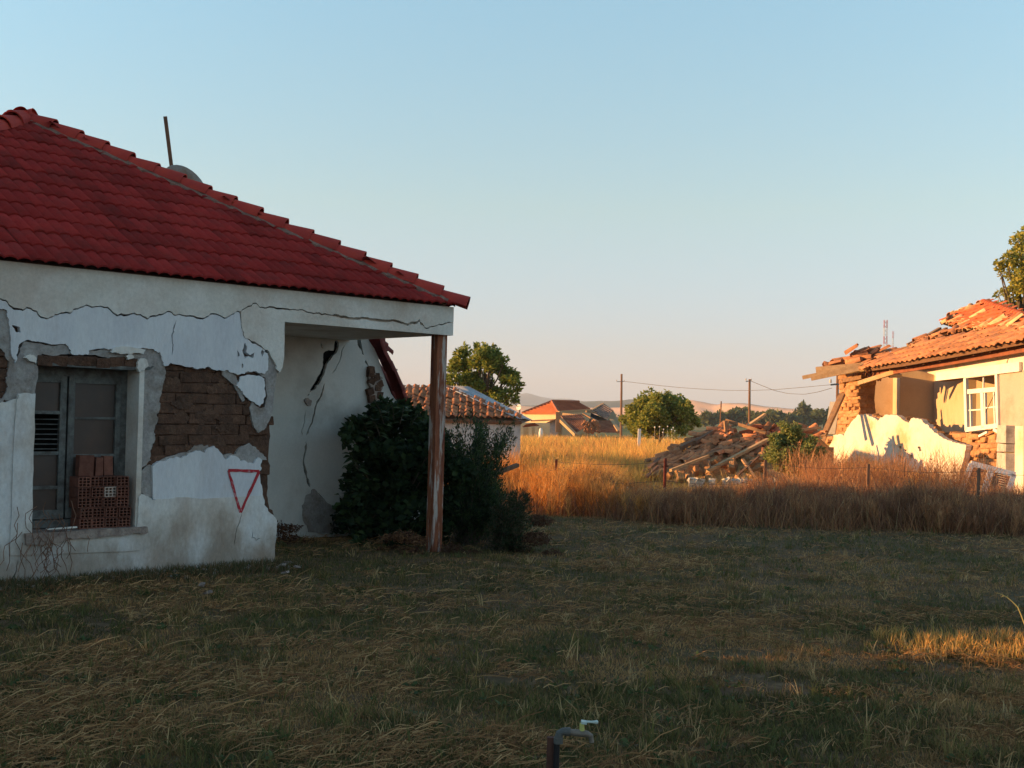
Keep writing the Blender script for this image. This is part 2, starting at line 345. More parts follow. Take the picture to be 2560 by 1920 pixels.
# adobe brick courses showing where the render has fallen
bm_br = MB(); bm_br.box(Matrix(), .31, .085, .06, .012)
brick_meshes = []
for k in range(9):
    b_ = MB(); b_.box(Matrix(), .322, .0995, .07, .008); me = b_.mesh('brick', m_adobe)
    t = bmesh.new(); t.from_mesh(me); bmesh.ops.bevel(t, geom=t.edges, offset=.007, segments=1, affect='EDGES'); t.to_mesh(me); t.free(); brick_meshes.append(me)
def brick_rows(u0, u1, z0, z1, w, keep):
    r = 0; z = z0
    while z < z1:
        u = u0 - random.uniform(0, .3)
        while u < u1:
            if keep(u, z):
                M_ = FAC.m(u, z, w + random.uniform(-.005, .005)) @ Euler((random.uniform(-.05, .05), random.uniform(-.05, .05), random.uniform(-.03, .03))).to_matrix().to_4x4() @ Matrix.Diagonal((random.uniform(.9, 1.04), random.uniform(.94, 1.04), 1, 1))
                link('brick', random.choice(brick_meshes), house, M_)
            u += .325
        z += .101; r += 1
brick_rows(-3.62, -2.38, .78, 2.02, -.085, lambda u, z: -3.68 < u < -2.52)
brick_rows(-5.7, -4.95, 1.55, 2.15, -.085, lambda u, z: u < -5.04)
for k in range(7):
    M_ = FAC.m(-4.77 + k * .135, 2.0 + random.uniform(-.01, .01), -.06) @ Euler((.1, 0, random.uniform(-.15, .15))).to_matrix().to_4x4() @ Matrix.Diagonal((.42, .95, 1.3, 1))
    link('brick', random.choice(brick_meshes), house, M_)
# grey render: ring round the window, strips to the left and down the broken corner
piece('render_coat', [(-60, 760), (24, 770), (30, 850), (37, 905), (60, 853), (165, 862), (178, 885), (275, 870), (385, 872), (403, 882), (412, 915), (408, 960), (398, 1005), (392, 1040), (385, 1078), (388, 1100), (376, 1130), (362, 1165), (352, 1172), (345, 1300), (352, 935),
      (350, 927), (345, 905), (300, 898), (200, 885), (105, 884), (92, 900), (89, 990), (30, 1002), (-4, 1010), (13, 985), (16, 950), (20, 925), (13, 882), (-20, 860), (-60, 850)], -.073, -.028, m_greyr, .014, 3, 11)
piece('render_coat', [(672, 860), (692, 915), (691, 945), (688, 967), (683, 1022), (676, 1045), (660, 1075), (645, 1082), (630, 1050), (624, 1020), (628, 1000), (650, 1020), (662, 1018), (668, 990), (664, 945), (650, 935), (640, 925), (600, 932), (560, 925), (590, 940), (604, 975), (612, 1000), (606, 1004), (585, 962), (556, 938), (560, 915), (640, 915), (668, 900)], -.073, -.028, m_greyr, .008, 2, 12)
piece('render_coat', [(352, 1180), (366, 1165), (383, 1165), (384, 1246), (372, 1244), (352, 1232)], -.073, -.03, m_greyr, .01, 2, 13)
piece('render_coat', [(385, 1160), (470, 1130), (500, 1112), (520, 1112), (540, 1135), (590, 1135), (600, 1118), (625, 1108), (640, 1118), (660, 1140), (668, 1150), (600, 1175), (400, 1180)], -.073, -.03, m_greyr, .016, 3, 14)
# plaster coats with the crack left open between them
crack = frac(Fq([(-260, 705), (-60, 738), (0, 746), (14, 750), (36, 771), (58, 775), (78, 771), (95, 784), (113, 795), (138, 786), (160, 782), (176, 783), (188, 772), (215, 762), (235, 767), (256, 766), (270, 768), (286, 783), (320, 787), (352, 786), (370, 797), (398, 786), (420, 778), (440, 788), (475, 789), (510, 796), (533, 784), (562, 795), (580, 785), (600, 780)]), .010, 2, seed=21)
crack2 = frac(Fq([(600, 780), (612, 771), (622, 765), (650, 768), (690, 770), (720, 772), (745, 775), (790, 782), (820, 786), (850, 791), (890, 795), (930, 798), (1000, 804), (1030, 806), (1048, 800), (1058, 812), (1072, 819), (1095, 812), (1110, 809), (1137, 806)]), .010, 3, seed=22)
def gapw(u): return .006 + .016 * abs(noise.noise(Vector((u * 2.3, 0, 3)))) + .006 * max(0, noise.noise(Vector((u * 9, 1, 3)))) + (.010 if -1.7 < u < -.45 else 0)
full = crack + crack2[1:]
mb = MB(); mb.slab(FAC, [[(UL, 2.83)] + [(UL, full[0][1])] + [(u, z + gapw(u) * .5) for u, z in full[1:-1]] + [(0.0, full[-1][1]), (0, 2.83)]], -.072, 0); o = mb.obj('plaster_coat', m_cream, house)
capL = Fq([(604, 806), (606, 822), (611, 840), (625, 848), (640, 856), (656, 867), (674, 880), (682, 897), (690, 912), (694, 925), (699, 933)])
mb = MB(); c2 = [(u, z - gapw(u)) for u, z in crack2[1:-1]]
mb.slab(FAC, [[(0, crack2[-1][1] - .004), (0, 2.5), (-2.30, 2.5)] + frac([(-2.30, 2.5), (-2.295, 2.15), (-2.31, 2.03)], .006, 2)[1:] + frac(capL[::-1], .008, 2) + c2], -.072, -.002)
mb.obj('plaster_coat', m_cream, house)
lowD = Fq([(670, 884), (671, 905), (670, 925), (662, 935), (640, 928), (614, 930), (600, 936), (582, 932), (571, 925), (545, 926), (520, 916), (510, 921), (495, 923), (470, 917), (440, 911), (418, 915), (409, 912), (405, 893), (400, 880), (385, 873), (340, 870), (290, 868), (272, 874), (222, 876), (219, 887), (190, 887), (179, 885), (172, 868), (160, 860), (100, 855), (60, 853), (47, 862), (42, 885), (38, 908), (33, 895), (28, 850), (23, 800), (18, 776), (0, 772), (-70, 760), (-260, 730)], -.01)
lowD = frac(lowD, .008, 3, seed=31)
cD = [(u, z - gapw(u)) for u, z in crack]
diag = frac(Fq([(603, 812), (606, 826), (610, 843), (625, 852), (640, 860), (655, 870), (670, 884)], -.01), .006, 2, seed=5)
holes = [frac(Fq(h, -.01), .003, 2, closed=True) for h in ([(592, 872), (598, 882), (600, 890), (594, 892)], [(612, 856), (618, 868), (616, 880), (626, 888), (637, 880), (633, 896), (622, 890), (612, 897), (606, 876)], [(657, 872), (663, 874), (656, 892), (653, 884)], [(605, 908), (609, 912), (608, 922), (604, 918)], [(30, 812), (50, 818), (52, 832), (40, 830)])]
vcr = crackloop(Fq([(440, 800), (433, 825), (430, 840), (433, 862), (430, 888)], -.01), .012, 4)
mb = MB(); mb.slab(FAC, [cD + diag[1:] + lowD] + holes + [vcr], -.072, -.010); o = mb.obj('plaster_coat', m_blue, house); o['label'] = 'pale blue plaster band under the long crack'
piece('plaster_coat', [(602, 941), (620, 937), (640, 940), (655, 942), (662, 955), (664, 985), (658, 1008), (650, 1016), (628, 1003), (612, 988), (600, 972), (592, 965)], -.028, -.008, m_blue, .007, 3, 41, label='detached pale plaster patch near the corner')
lowtop = frac(Fq([(382, 1165), (392, 1158), (417, 1152), (432, 1146), (449, 1144), (469, 1139), (485, 1130), (501, 1126), (514, 1132), (521, 1121), (537, 1115), (545, 1122), (553, 1132), (566, 1149), (579, 1138), (596, 1144), (605, 1153), (622, 1158), (638, 1155), (648, 1143), (656, 1150), (655, 1170), (648, 1182), (652, 1208), (657, 1236)]), .008, 2, seed=51)
lowline = frac(Fq([(657, 1238), (620, 1240), (560, 1244), (500, 1247), (440, 1243), (410, 1247), (384, 1249)]), .006, 2, seed=52)
mb = MB(); mb.slab(FAC, [lowtop + lowline], -.072, -.004, ); o = mb.obj('plaster_coat', m_blue, house)
LH = Fq([(-300, 1050), (-60, 1012), (0, 1008), (28, 1000), (43, 997), (46, 985), (60, 982), (89, 984)])
LH = frac(LH, .006, 2, seed=53) + [(-4.87, .47), (-3.86, .47)]
RH_ = frac(Fq([(346, 1290), (347, 1245), (352, 1234), (362, 1237), (372, 1244), (384, 1251)]), .006, 2, seed=54)
lowr = frac(Fq([(657, 1240), (661, 1262), (675, 1282), (690, 1295), (692, 1310), (690, 1350), (688, 1400)]), .006, 2, seed=55)
mb = MB(); mb.slab(FAC, [LH + RH_ + lowline[::-1][1:] + lowr[1:] + [(-2.34, -.15), (UL, -.15), (UL, 1.6)],
    crackloop(Fq([(606, 1283), (600, 1300), (592, 1320), (588, 1345), (586, 1362)]), .008, 7), crackloop(Fq([(632, 1322), (630, 1345), (640, 1352), (652, 1345)]), .007, 8),
    crackloop(Fq([(45, 1400), (40, 1430), (15, 1465)]), .008, 9), crackloop(Fq([(540, 1420), (575, 1412), (600, 1414)]), .009, 9)], -.072, 0)
o = mb.obj('plaster_coat', m_lowpl, house); o['label'] = 'stained lower plaster coat'
piece('plaster_surround', [(42, 1000), (47, 987), (60, 984), (88, 985), (86, 1100), (82, 1200), (80, 1325), (85, 1336), (353, 1325), (352, 1376), (180, 1383), (26, 1389), (30, 1250), (38, 1050)], -.01, .014, m_lowpl, .003, 2, 61)
random.seed(61)
for k in range(0):
    cx_, cy_ = random.uniform(410, 660), random.uniform(940, 1110); s_ = random.uniform(4, 13)
    piece('render_crumb', [(cx_ + s_ * cos(a_) * random.uniform(.5, 1.3), cy_ + .6 * s_ * sin(a_) * random.uniform(.5, 1.3)) for a_ in [j_ * 1.05 for j_ in range(6)]], -.07, -.034 + random.uniform(-.004, .004), m_greyr, .006, 2, 70 + k)
m_mud = M('mud_smear', (.10, .055, .037), (.145, .083, .055), 7, .97, 1.0, 22, stain=(.08, .048, .034), sscale=6, sthr=.55, grain=.3, bdist=.03)
for k in range(20):
    cx_, cy_ = random.uniform(400, 650), random.uniform(935, 1125); s_ = random.uniform(14, 34)
    pts_ = [(cx_ + s_ * 1.3 * cos(a_) * random.uniform(.4, 1.25), cy_ + .62 * s_ * sin(a_) * random.uniform(.4, 1.25)) for a_ in [j_ * .70 for j_ in range(9)]]
    if max(p_[0] for p_ in pts_) > 664: continue
    piece('mud_patch', pts_, -.075, -.046 + random.uniform(-.006, .004), m_mud, .012, 3, 170 + k)
# window reveal, lintel, sill
mb = MB(); mb.box(FAC.m(-3.845, 1.2, -.165), .05, 1.49, .29, .002); o = mb.obj('window_reveal', m_cream, house)
mb = MB(); mb.box(FAC.m(-4.885, 1.2, -.20), .05, 1.49, .20, .002); mb.obj('window_reveal', m_cream, house)
Lp = frac([(-4.92, .47), (-3.78, .475)], .004, 4) + frac([(-3.77, .42), (-3.95, .41), (-4.2, .405), (-4.5, .395), (-4.6, .375), (-4.91, .37)], .010, 3)
mb = MB(); mb.slab(FAC, [Lp], -.30, .05); o = mb.obj('window_sill', m_mortar, house)
Lp = frac([(-4.86, 1.985), (-4.3, 1.955), (-3.8, 1.965), (-3.72, 1.98), (-3.80, 1.94), (-4.0, 1.935), (-4.86, 1.95)], .006, 2)
mb = MB(); mb.slab(FAC, [Lp], -.30, -.02); mb.obj('lintel', m_frame, house)
for q in ([(62, 895), (75, 885), (92, 895), (90, 908), (75, 903)], [(278, 880), (290, 868), (330, 868), (365, 874), (360, 885), (335, 882), (300, 885)], [(315, 890), (330, 886), (336, 895), (320, 899)], [(345, 905), (352, 896), (368, 900), (372, 915), (362, 925), (350, 930), (343, 920)]):
    piece('plaster_fragment', q, -.03, .015, m_lowpl, .006, 3)
# window frame, two casements
wf = link('window', None, house, FAC.m(-4.36, .47, -.3)); WM[wf.name] = FAC.m(-4.36, .47, -.3)
def fbar(nm, u0, z0, u1, z1, w, d=.04, th=.05, mat=None):
    m = MB(); m.box(FAC.m((u0 + u1) / 2, (z0 + z1) / 2, w), abs(u1 - u0), abs(z1 - z0), d, .002); return m.obj(nm, mat or m_frame, wf)
fbar('frame', -4.86, 1.86, -3.865, 1.95, -.29, .06); fbar('frame', -3.93, .48, -3.865, 1.86, -.29, .06); fbar('frame', -4.86, .48, -4.80, 1.86, -.29, .06); fbar('frame', -4.80, .48, -3.93, .55, -.29, .06)
# right casement
fbar('casement', -4.44, .56, -4.38, 1.86, -.27); fbar('casement', -3.985, .56, -3.935, 1.86, -.27); fbar('casement', -4.38, 1.80, -3.985, 1.86, -.27)
fbar('glazing_bar', -4.38, 1.47, -3.985, 1.49, -.27, .03); fbar('glazing_bar', -4.38, 1.12, -3.985, 1.145, -.27, .03); fbar('casement', -4.38, .56, -3.985, .64, -.27)
# left casement
fbar('casement', -4.80, .56, -4.76, 1.86, -.27); fbar('casement', -4.52, .56, -4.46, 1.86, -.27); fbar('casement', -4.76, 1.80, -4.52, 1.86, -.27)
for z in (1.51, 1.14, .83): fbar('glazing_bar', -4.76, z, -4.52, z + .03, -.27, .035)
fbar('casement', -4.76, .56, -4.52, .64, -.27)
for u0, u1, z0, z1 in ((-4.38, -3.985, 1.49, 1.80), (-4.38, -3.985, 1.145, 1.47), (-4.38, -3.985, .64, 1.12), (-4.76, -4.52, 1.54, 1.80), (-4.76, -4.52, .86, 1.14), (-4.76, -4.52, .64, .83)):
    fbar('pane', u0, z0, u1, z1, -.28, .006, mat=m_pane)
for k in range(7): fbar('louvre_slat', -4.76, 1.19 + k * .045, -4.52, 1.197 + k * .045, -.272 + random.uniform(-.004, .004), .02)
# near-black board standing in for the unlit room
mb = MB(); mb.box(FAC.m(-4.36, 1.2, -.62), 1.6, 1.9, .02); mb.obj('room_dark_board', m_dark, house)
# painted triangle
T3 = Fq([(571, 1176), (648, 1178), (601, 1281)], 0); mb = MB()
for (a, b, ws) in ((T3[0], T3[1], .027), (T3[1], T3[2], .030), (T3[2], T3[0], .025)):
    l = frac([a, b], .006, 3, seed=4); up = []; dn = []
    for i, p in enumerate(l):
        dx, dy = b[0] - a[0], b[1] - a[1]; q = sqrt(dx * dx + dy * dy); f = ws / 2 * random.uniform(.75, 1.25)
        up.append((p[0] - dy / q * f, p[1] + dx / q * f)); dn.append((p[0] + dy / q * f, p[1] - dx / q * f))
    off = .0025 + .0012 * len(mb.V) / 100
    mb.slab(FAC, [up + dn[::-1]], -.003, off)
o = mb.obj('painted_triangle', m_red, house); o['label'] = 'red spray painted downward triangle'

# --- porch beam body, ceiling slab, post, back walls
PD = -2.0
mb = MB(); mb.box(FAC.m(-1.15, 2.64, -.18), 2.28, .27, .21); mb.obj('porch_beam', m_cream, house)
mb = MB(); mb.box(FAC.m(-1.15, 2.55, -1.145), 2.29, .09, 1.71); mb.obj('porch_ceiling', m_cream, house)
mb = MB(); mb.box(FAC.m(-.015, 2.665, -1.0), .03, .29, 1.98); mb.obj('porch_fascia', m_cream, house)
pt = FAC.uv(1100, 842, -.12); pb = FAC.uv(1084, 1388, -.12)
mb = MB(); A_ = FAC.p(pb[0], -.1, -.12); B_ = FAC.p(pt[0] - .01, 2.505, -.12)
mb.bar(A_, B_, .146, .115, up=fn)
o = mb.obj('post', m_rust, house); o['label'] = 'rusty peeling square porch post'
BP = Plane(K - fn * 2.0, fa, (0, 0, 1))
def Bq(p): return [BP.uv(x, y) for x, y in p]
edge1 = Bq([(893, 856), (896, 866), (905, 885), (912, 905), (922, 920), (930, 945), (938, 965), (943, 985), (950, 1000), (952, 1015), (940, 1035), (935, 1050), (932, 1070), (926, 1095)])
edge1 = frac(edge1, .012, 2, seed=71)
hole1 = frac(Bq([(838, 850), (848, 858), (844, 877), (832, 890), (826, 900), (820, 907), (812, 932), (800, 956), (788, 974), (768, 992), (776, 974), (793, 944), (804, 924), (808, 899), (811, 880), (821, 874), (834, 877)]), .01, 2, closed=True, seed=72)
hs = [hole1, crackloop(Bq([(808, 872), (804, 862), (802, 856)]), .02, 1), crackloop(Bq([(812, 958), (806, 980), (793, 1005), (786, 1035), (779, 1060), (770, 1080), (767, 1088)]), .022, 73),
      crackloop(Bq([(764, 1104), (763, 1130), (759, 1160), (766, 1190), (772, 1210), (775, 1218)]), .034, 74), crackloop(Bq([(765, 1025), (762, 1055), (754, 1080), (755, 1088)]), .010, 75),
      crackloop(Bq([(862, 862), (854, 885), (840, 920), (830, 935)]), .009, 76), crackloop(Bq([(792, 1232), (806, 1245), (825, 1265), (840, 1285)]), .015, 77), crackloop(Bq([(779, 1240), (788, 1262), (798, 1290), (805, 1320)]), .012, 78)]
mb = MB(); m_back = M('porch_wall_paint', (.56, .56, .53), (.62, .62, .59), 1.5, .9, .2, 25, stain=(.36, .34, .31), sscale=1.1, sthr=.60, samt=.7, grain=.05)
mb.slab(BP, [[(-2.9, -.1), (-2.9, 2.62)] + [(edge1[0][0], 2.62)] + edge1 + [(edge1[-1][0], -.1)]] + hs, -.045, 0); o = mb.obj('porch_back_wall', m_back, house)
mb = MB(); mb.slab(BP, [frac(Bq([(640, 1138), (700, 1138), (745, 1140), (745, 1143), (700, 1142), (640, 1142)]), .002, 2, closed=True)], -.01, .006); mb.obj('wall_ledge', m_back, house)
for q in ([(760, 1000), (768, 995), (778, 1002), (776, 1014), (766, 1012)],): 
    mb = MB(); mb.slab(BP, [frac(Bq(q), .006, 2, closed=True)], -.02, .02); mb.obj('plaster_fragment', m_mortar, house)
mb = MB(); mb.slab(BP, [frac(Bq([(762, 1245), (778, 1225), (800, 1240), (835, 1268), (860, 1300), (840, 1330), (770, 1330), (757, 1300)]), .02, 3, closed=True, seed=80)], -.01, .012); mb.obj('render_coat', m_greyr, house)
mb = MB(); mb.slab(BP, [[(-2.9, -.1), (-2.9, 2.5), (BP.uv(905, 900)[0], 2.5), (BP.uv(1000, 1000)[0], 1.5), (BP.uv(1000, 1000)[0], -.1)]], -.30, -.10); mb.obj('inner_wall', m_dark, house)  # near-black sheet standing in for the darkness behind the cracks
# exposed masonry column at the split
mb = MB(); mb.slab(BP, [frac(Bq([(922, 915), (930, 925), (936, 938), (948, 942), (951, 960), (948, 985), (940, 995), (936, 1010), (925, 1015), (920, 990), (918, 960), (917, 935)]), .012, 3, closed=True, seed=81)], -.1, .05); mb.obj('exposed_masonry', m_mortar, house)
for k in range(9):
    px, py = random.uniform(920, 946), 925 + k * 9; u, v = BP.uv(px, py)
    link('brick', random.choice(brick_meshes), house, BP.m(u, v, .02, random.uniform(-.5, .5)) @ Matrix.Diagonal((.28, .9, 1.2, 1)))
# annexe: leaning gable with a tiled edge
gl = frac(Bq([(900, 840), (912, 890), (928, 928), (950, 950), (952, 985), (958, 995), (972, 1020), (985, 1060), (990, 1120)]), .008, 2, seed=82)
ro = Bq([(1018, 1060), (1006, 1030), (995, 1005), (980, 985), (968, 955), (955, 920), (948, 895), (938, 872), (925, 853), (920, 840)])
mb = MB(); mb.slab(BP, [gl + [(gl[-1][0], -.1), (ro[0][0] + .5, -.1)] + ro], -.14, -.015); mb.obj('annexe_gable', m_back, house)
# annexe roof: tiles hanging over the raking edge

# --- roof tiles
def tile_mesh(name, mat, wid=.215, length=.40, seg=9, hump=.045, lift=.022, thick=.014, conc=False):
    V = []; F = []
    xs = [i / (seg - 1) for i in range(seg)]
    def prof(t):
        if conc: return hump * sin(t * pi)
        return hump * sin(min(t / .62, 1) * pi) if t < .62 else -.012 * sin((t - .62) / .38 * pi)
    if seg == 13:
        prof = lambda t: hump * (abs(sin(t * 2 * pi)) ** .75)
    for y, l in ((0, lift), (length, 0)):
        for t in xs: V.append(((t - .5) * wid, y, prof(t) + l))
    for t in xs: V.append(((t - .5) * wid, 0, prof(t) + lift - thick))
    for i in range(seg - 1):
        F.append((i, i + 1, seg + i + 1, seg + i)); F.append((2 * seg + i, 2 * seg + i + 1, i + 1, i))
    me = mesh_from(name, V, F, mat, smooth=False)
    me.polygons.foreach_set('use_smooth', [k % 2 == 0 for k in range(len(me.polygons))]); return me
def barrel_mesh(name, mat, rad=.09, length=.42, taper=.82, seg=9, arc=pi):
    V = []; F = []
    for y, k in ((0, 1), (length, taper)):
        for i in range(seg):
            a = (pi - arc) / 2 + arc * i / (seg - 1); V.append((-cos(a) * rad * k, y, sin(a) * rad * k))
    for i in range(seg):
        a = (pi - arc) / 2 + arc * i / (seg - 1); V.append((-cos(a) * (rad - .014), 0, sin(a) * (rad - .014)))
    for i in range(seg - 1):
        F.append((i, i + 1, seg + i + 1, seg + i)); F.append((2 * seg + i, 2 * seg + i + 1, i + 1, i))
    me = mesh_from(name, V, F, mat); me.polygons.foreach_set('use_smooth', [k % 2 == 0 for k in range(len(me.polygons))]); return me
OH = .08; SIDE = 7.36; CZ = 2.82; RISE = 2.11
tme = tile_mesh('tile', m_tile, .245, .40, 13, .024, .022, .018); PITCHW = .24; ROWL = .335
def slope_plane(o, a, inward, pitch): return Plane(o, a, Vector(inward) * cos(pitch) + Vector((0, 0, 1)) * sin(pitch))
half = SIDE / 2; pit = atan(RISE / half); SL = half / cos(pit)
cornerC = K + fa * OH + fn * OH + Vector((0, 0, CZ))
roofF = slope_plane(cornerC, fa, -fn, pit)             # front slope, u from -SIDE to 0
tiles = []
nr = int(SL / ROWL) + 1; nc = int(SIDE / PITCHW)
for j in range(nr):
    s = j * ROWL; inset = s * cos(pit)
    for i in range(nc):
        u = -(i + .5) * PITCHW
        if -u < inset + .09 or -u > SIDE - inset - .05: continue
        P = roofF.p(u, s, 0); q = proj(P); tiles.append((q[0] > -25, u, s))
vis = [t for t in tiles if t[0]]; rest = [t for t in tiles if not t[0]]
print('roof tiles in view', len(vis), 'rest', len(rest))
vis.sort(key=lambda t: -proj(roofF.p(t[1], t[2], 0))[0]); 
if len(vis) > 290: rest += vis[290:]; vis = vis[:290]
def tileM(pl, u, s, jit=1): return pl.m(u + random.gauss(0, .003) * jit, s + random.gauss(0, .004) * jit, .015 + random.uniform(0, .004) * jit) @ Euler((random.gauss(0, .006) * jit, random.gauss(0, .01) * jit, random.gauss(0, .008) * jit)).to_matrix().to_4x4()
for _, u, s in vis: link('tile', tme, house, tileM(roofF, u, s))
def joined(name, me0, mats, parent, mat):
    V0 = np.array([v.co for v in me0.vertices]); F0 = [tuple(p.vertices) for p in me0.polygons]; V = []; F = []
    for M_ in mats:
        k = len(V); A = np.array(M_); W = V0 @ A[:3, :3].T + A[:3, 3]; V += W.tolist(); F += [tuple(i + k for i in f) for f in F0]
    return link(name, mesh_from(name, V, F, mat), parent, Matrix(), kind='stuff')
mats = [tileM(roofF, u, s) for _, u, s in rest]
for (o_, a_, inw) in ((cornerC - fn * SIDE, -fn, -fa), (cornerC - fn * SIDE - fa * SIDE, -fa, fn), (cornerC - fa * SIDE, fn, fa)):
    pl = slope_plane(o_, a_, inw, pit)
    if pl.n.z < 0: print('flip!')
    pl2 = pl
    for j in range(nr):
        s = j * ROWL; inset = s * cos(pit)
        for i in range(nc):
            u = -(i + .5) * PITCHW
            if -u < inset + .17 or -u > SIDE - inset - .17: continue
            mats.append(tileM(pl2, u, s))
joined('tile_field', tme, mats, house, m_tile)
# roof deck under the tiles (solid pyramid)
ap = cornerC - fa * half - fn * half + Vector((0, 0, RISE - .03)); q_ = .10; c4 = [cornerC + (-fa - fn) * q_, cornerC - fa * (SIDE - q_) - fn * q_, cornerC + (-fa - fn) * (SIDE - q_), cornerC - fn * (SIDE - q_) - fa * q_]
mb = MB(); mb.add(c4 + [ap], [(0, 1, 4), (1, 2, 4), (2, 3, 4), (3, 0, 4), (3, 2, 1, 0)]); mb.obj('roof_deck', m_hipmortar, house)
# hips
apex = cornerC - fa * half - fn * half + Vector((0, 0, RISE))
hipme = barrel_mesh('hip_tile', m_hip, .138, .50, .70, 11, pi * 1.0)
def hip(c, n_, indiv=True):
    d = (apex - c); L_ = d.length; d.normalize(); side = d.cross(Vector((0, 0, 1))).normalized(); up = side.cross(d)
    step = L_ / n_
    for k in range(n_):
        P = c + d * (k * step - .03) + up * (.022 + random.uniform(-.004, .006))
        R = Matrix((side, d, up)).transposed().to_4x4(); yield Matrix.Translation(P) @ R @ Euler((-.058 + random.gauss(0, .02), random.gauss(0, .03), random.gauss(0, .02))).to_matrix().to_4x4()
for M_ in hip(cornerC, 17): link('hip_tile', hipme, house, M_)
hm = []
for c in (cornerC - fa * SIDE, cornerC - fa * SIDE - fn * SIDE, cornerC - fn * SIDE): hm += list(hip(c, 17))
joined('hip_tile_row', hipme, hm, house, m_hip)
# ragged mortar bed under the near hip
mb = MB(); d = (apex - cornerC).normalized(); down = (fn * cos(pit) - Vector((0, 0, 1)) * sin(pit)); pts = []
n = 120; L_ = (apex - cornerC).length
for k in range(4, n + 1):
    c = cornerC + d * (L_ * k / n); wob = .150 + .020 * noise.noise(Vector((k * .31, 0, 0))) + .02 * noise.noise(Vector((k * 1.1, 3, 0)))
    perp = (-fa + fa.dot(d) * d).normalized(); nrm = roofF.n
    pin = (down - d * down.dot(d)).normalized()
    pts.append((c + pin * .02 + nrm * .085, c + pin * wob + nrm * (.050 + .010 * noise.noise(Vector((k * .7, 9, 0)))), c + pin * (wob + .015) + nrm * -.01))
V = [p for t in pts for p in t]; F = []
for k in range(n - 4): F += [(3 * k, 3 * k + 1, 3 * k + 4, 3 * k + 3), (3 * k + 1, 3 * k + 2, 3 * k + 5, 3 * k + 4)]
mb.add(V, F); o = link('mortar_bed', mb.mesh('mortar_bed', m_hipmortar), house, Matrix())
# corner end cap tile
# --- remaining walls of the house
mb = MB()
mb.box(FAC.m(-2.40, 1.35, -1.2), .12, 2.8, 1.56); mb.box(FAC.m(UL + .1, 1.35, -3.7), .2, 2.8, 6.6); mb.box(FAC.m(-3.6, 1.35, -7.15), 7.2, 2.8, .2); mb.box(FAC.m(-.1, 1.35, -4.6), .2, 2.8, 4.9)
mb.obj('side_wall', m_cream, house)
# --- annexe rafters / tiles along the raking gable edge
bme = barrel_mesh('annexe_tile', M('dark_red_tile', (.16, .035, .03), (.12, .03, .03), 6, .8, .3, 40, rnd=.2, grain=.15), .10, .42, .85, 8)
P0, P1 = BP.uv(925, 853), BP.uv(1012, 1045)
rd = Vector((P1[0] - P0[0], P1[1] - P0[1])).normalized(); LL = sqrt((P1[0] - P0[0]) ** 2 + (P1[1] - P0[1]) ** 2)
E_d = (fa * rd.x + Vector((0, 0, 1)) * rd.y).normalized()   # down the rake
E_n = (E_d.cross(fn)).normalized(); E_n = E_n if E_n.z > 0 else -E_n
am = []
for r in range(9):
    for k in range(int(LL / .3) + 2):
        if r > 0 and k < 2: continue
        P = BP.p(P0[0], P0[1], .04) + E_d * (k * .3 + .18) - fn * (r * .2) + E_n * (.03 + random.uniform(0, .02)); side = E_d.cross(E_n)
        M_ = Matrix.Translation(P) @ Matrix((side, -E_d, E_n)).transposed().to_4x4() @ Euler((random.gauss(.05, .05), random.gauss(0, .05), random.gauss(0, .05))).to_matrix().to_4x4()
        if r < 3: link('annexe_tile', bme, house, M_)
        else: am.append(M_)
joined('annexe_tile_field', bme, am, house, bme.materials[0])
for k, (px, py, rot) in enumerate(((962, 868, .5), (968, 882, .6), (974, 892, .55), (980, 900, .65), (958, 860, .6))):
    u, v = BP.uv(px, py, -.15); P = BP.p(u, v, -.15)
    dd = (fa * cos(-rot) + Vector((0, 0, 1)) * sin(-rot)); nn = (fa * sin(rot) + Vector((0, 0, 1)) * cos(rot)); side = dd.cross(nn)
    link('annexe_tile', bme, house, Matrix.Translation(P - dd * .1) @ Matrix((side, -dd, nn)).transposed().to_4x4() @ Matrix.Diagonal((1.1, .62, 1, 1)))
# annexe deck
mb = MB(); mb.slab(BP, [[P0, P1, (P1[0] + rd.y * .05, P1[1] - .06), (P0[0] - .06, P0[1] - .06)]], -1.9, -.16); mb.obj('annexe_deck', m_wood, house)

# ---------------------------------------------------------------- things on the house
# hood and pole behind the hip
dc = at(452, 446, 14.6); hood = thing('satellite_dish', dc, 'grey dish edge showing behind the red hip tiles', 'dish')
mb = MB(); ax = Vector((.75, -.55, .35)).normalized(); x = ax.orthogonal().normalized(); y = ax.cross(x); V = []; F = []
for i in range(7):
    for k in range(28):
        r = .34 * i / 6; a = 2 * pi * k / 28; V.append(dc + Vector((0, 0, -.19)) + (x * cos(a) + y * sin(a)) * r * (1 if 1 else 1) + ax * (r * r * .9))
for i in range(6):
    for k in range(28): F.append((i * 28 + k, i * 28 + (k + 1) % 28, (i + 1) * 28 + (k + 1) % 28, (i + 1) * 28 + k))
mb.add(V, F); m_dish = M('weathered_dish', (.30, .27, .24), (.24, .22, .20), 5, .7, .2, 30, stain=(.2, .13, .08), sscale=4)
o = mb.obj('reflector', m_dish, hood, smooth=True); md = o.modifiers.new('s', 'SOLIDIFY'); md.thickness = .012
mb = MB(); mb.bar(at(478, 450, 14.7), at(505, 490, 14.9), .05, .03); mb.obj('support_arm', M('yellowed_metal', (.42, .28, .12), (.3, .2, .1), 9, .6, .2), hood)
mb = MB(); A_, B_ = at(441, 440, 14.7), at(413, 291, 14.5); mb.bar(A_ - Vector((0, 0, .3)), B_, .042, .022, up=(0, -1, .1)); o = mb.obj('leaning_board', m_polewood); tag(o, 'dark narrow board leaning above the red roof', 'board')
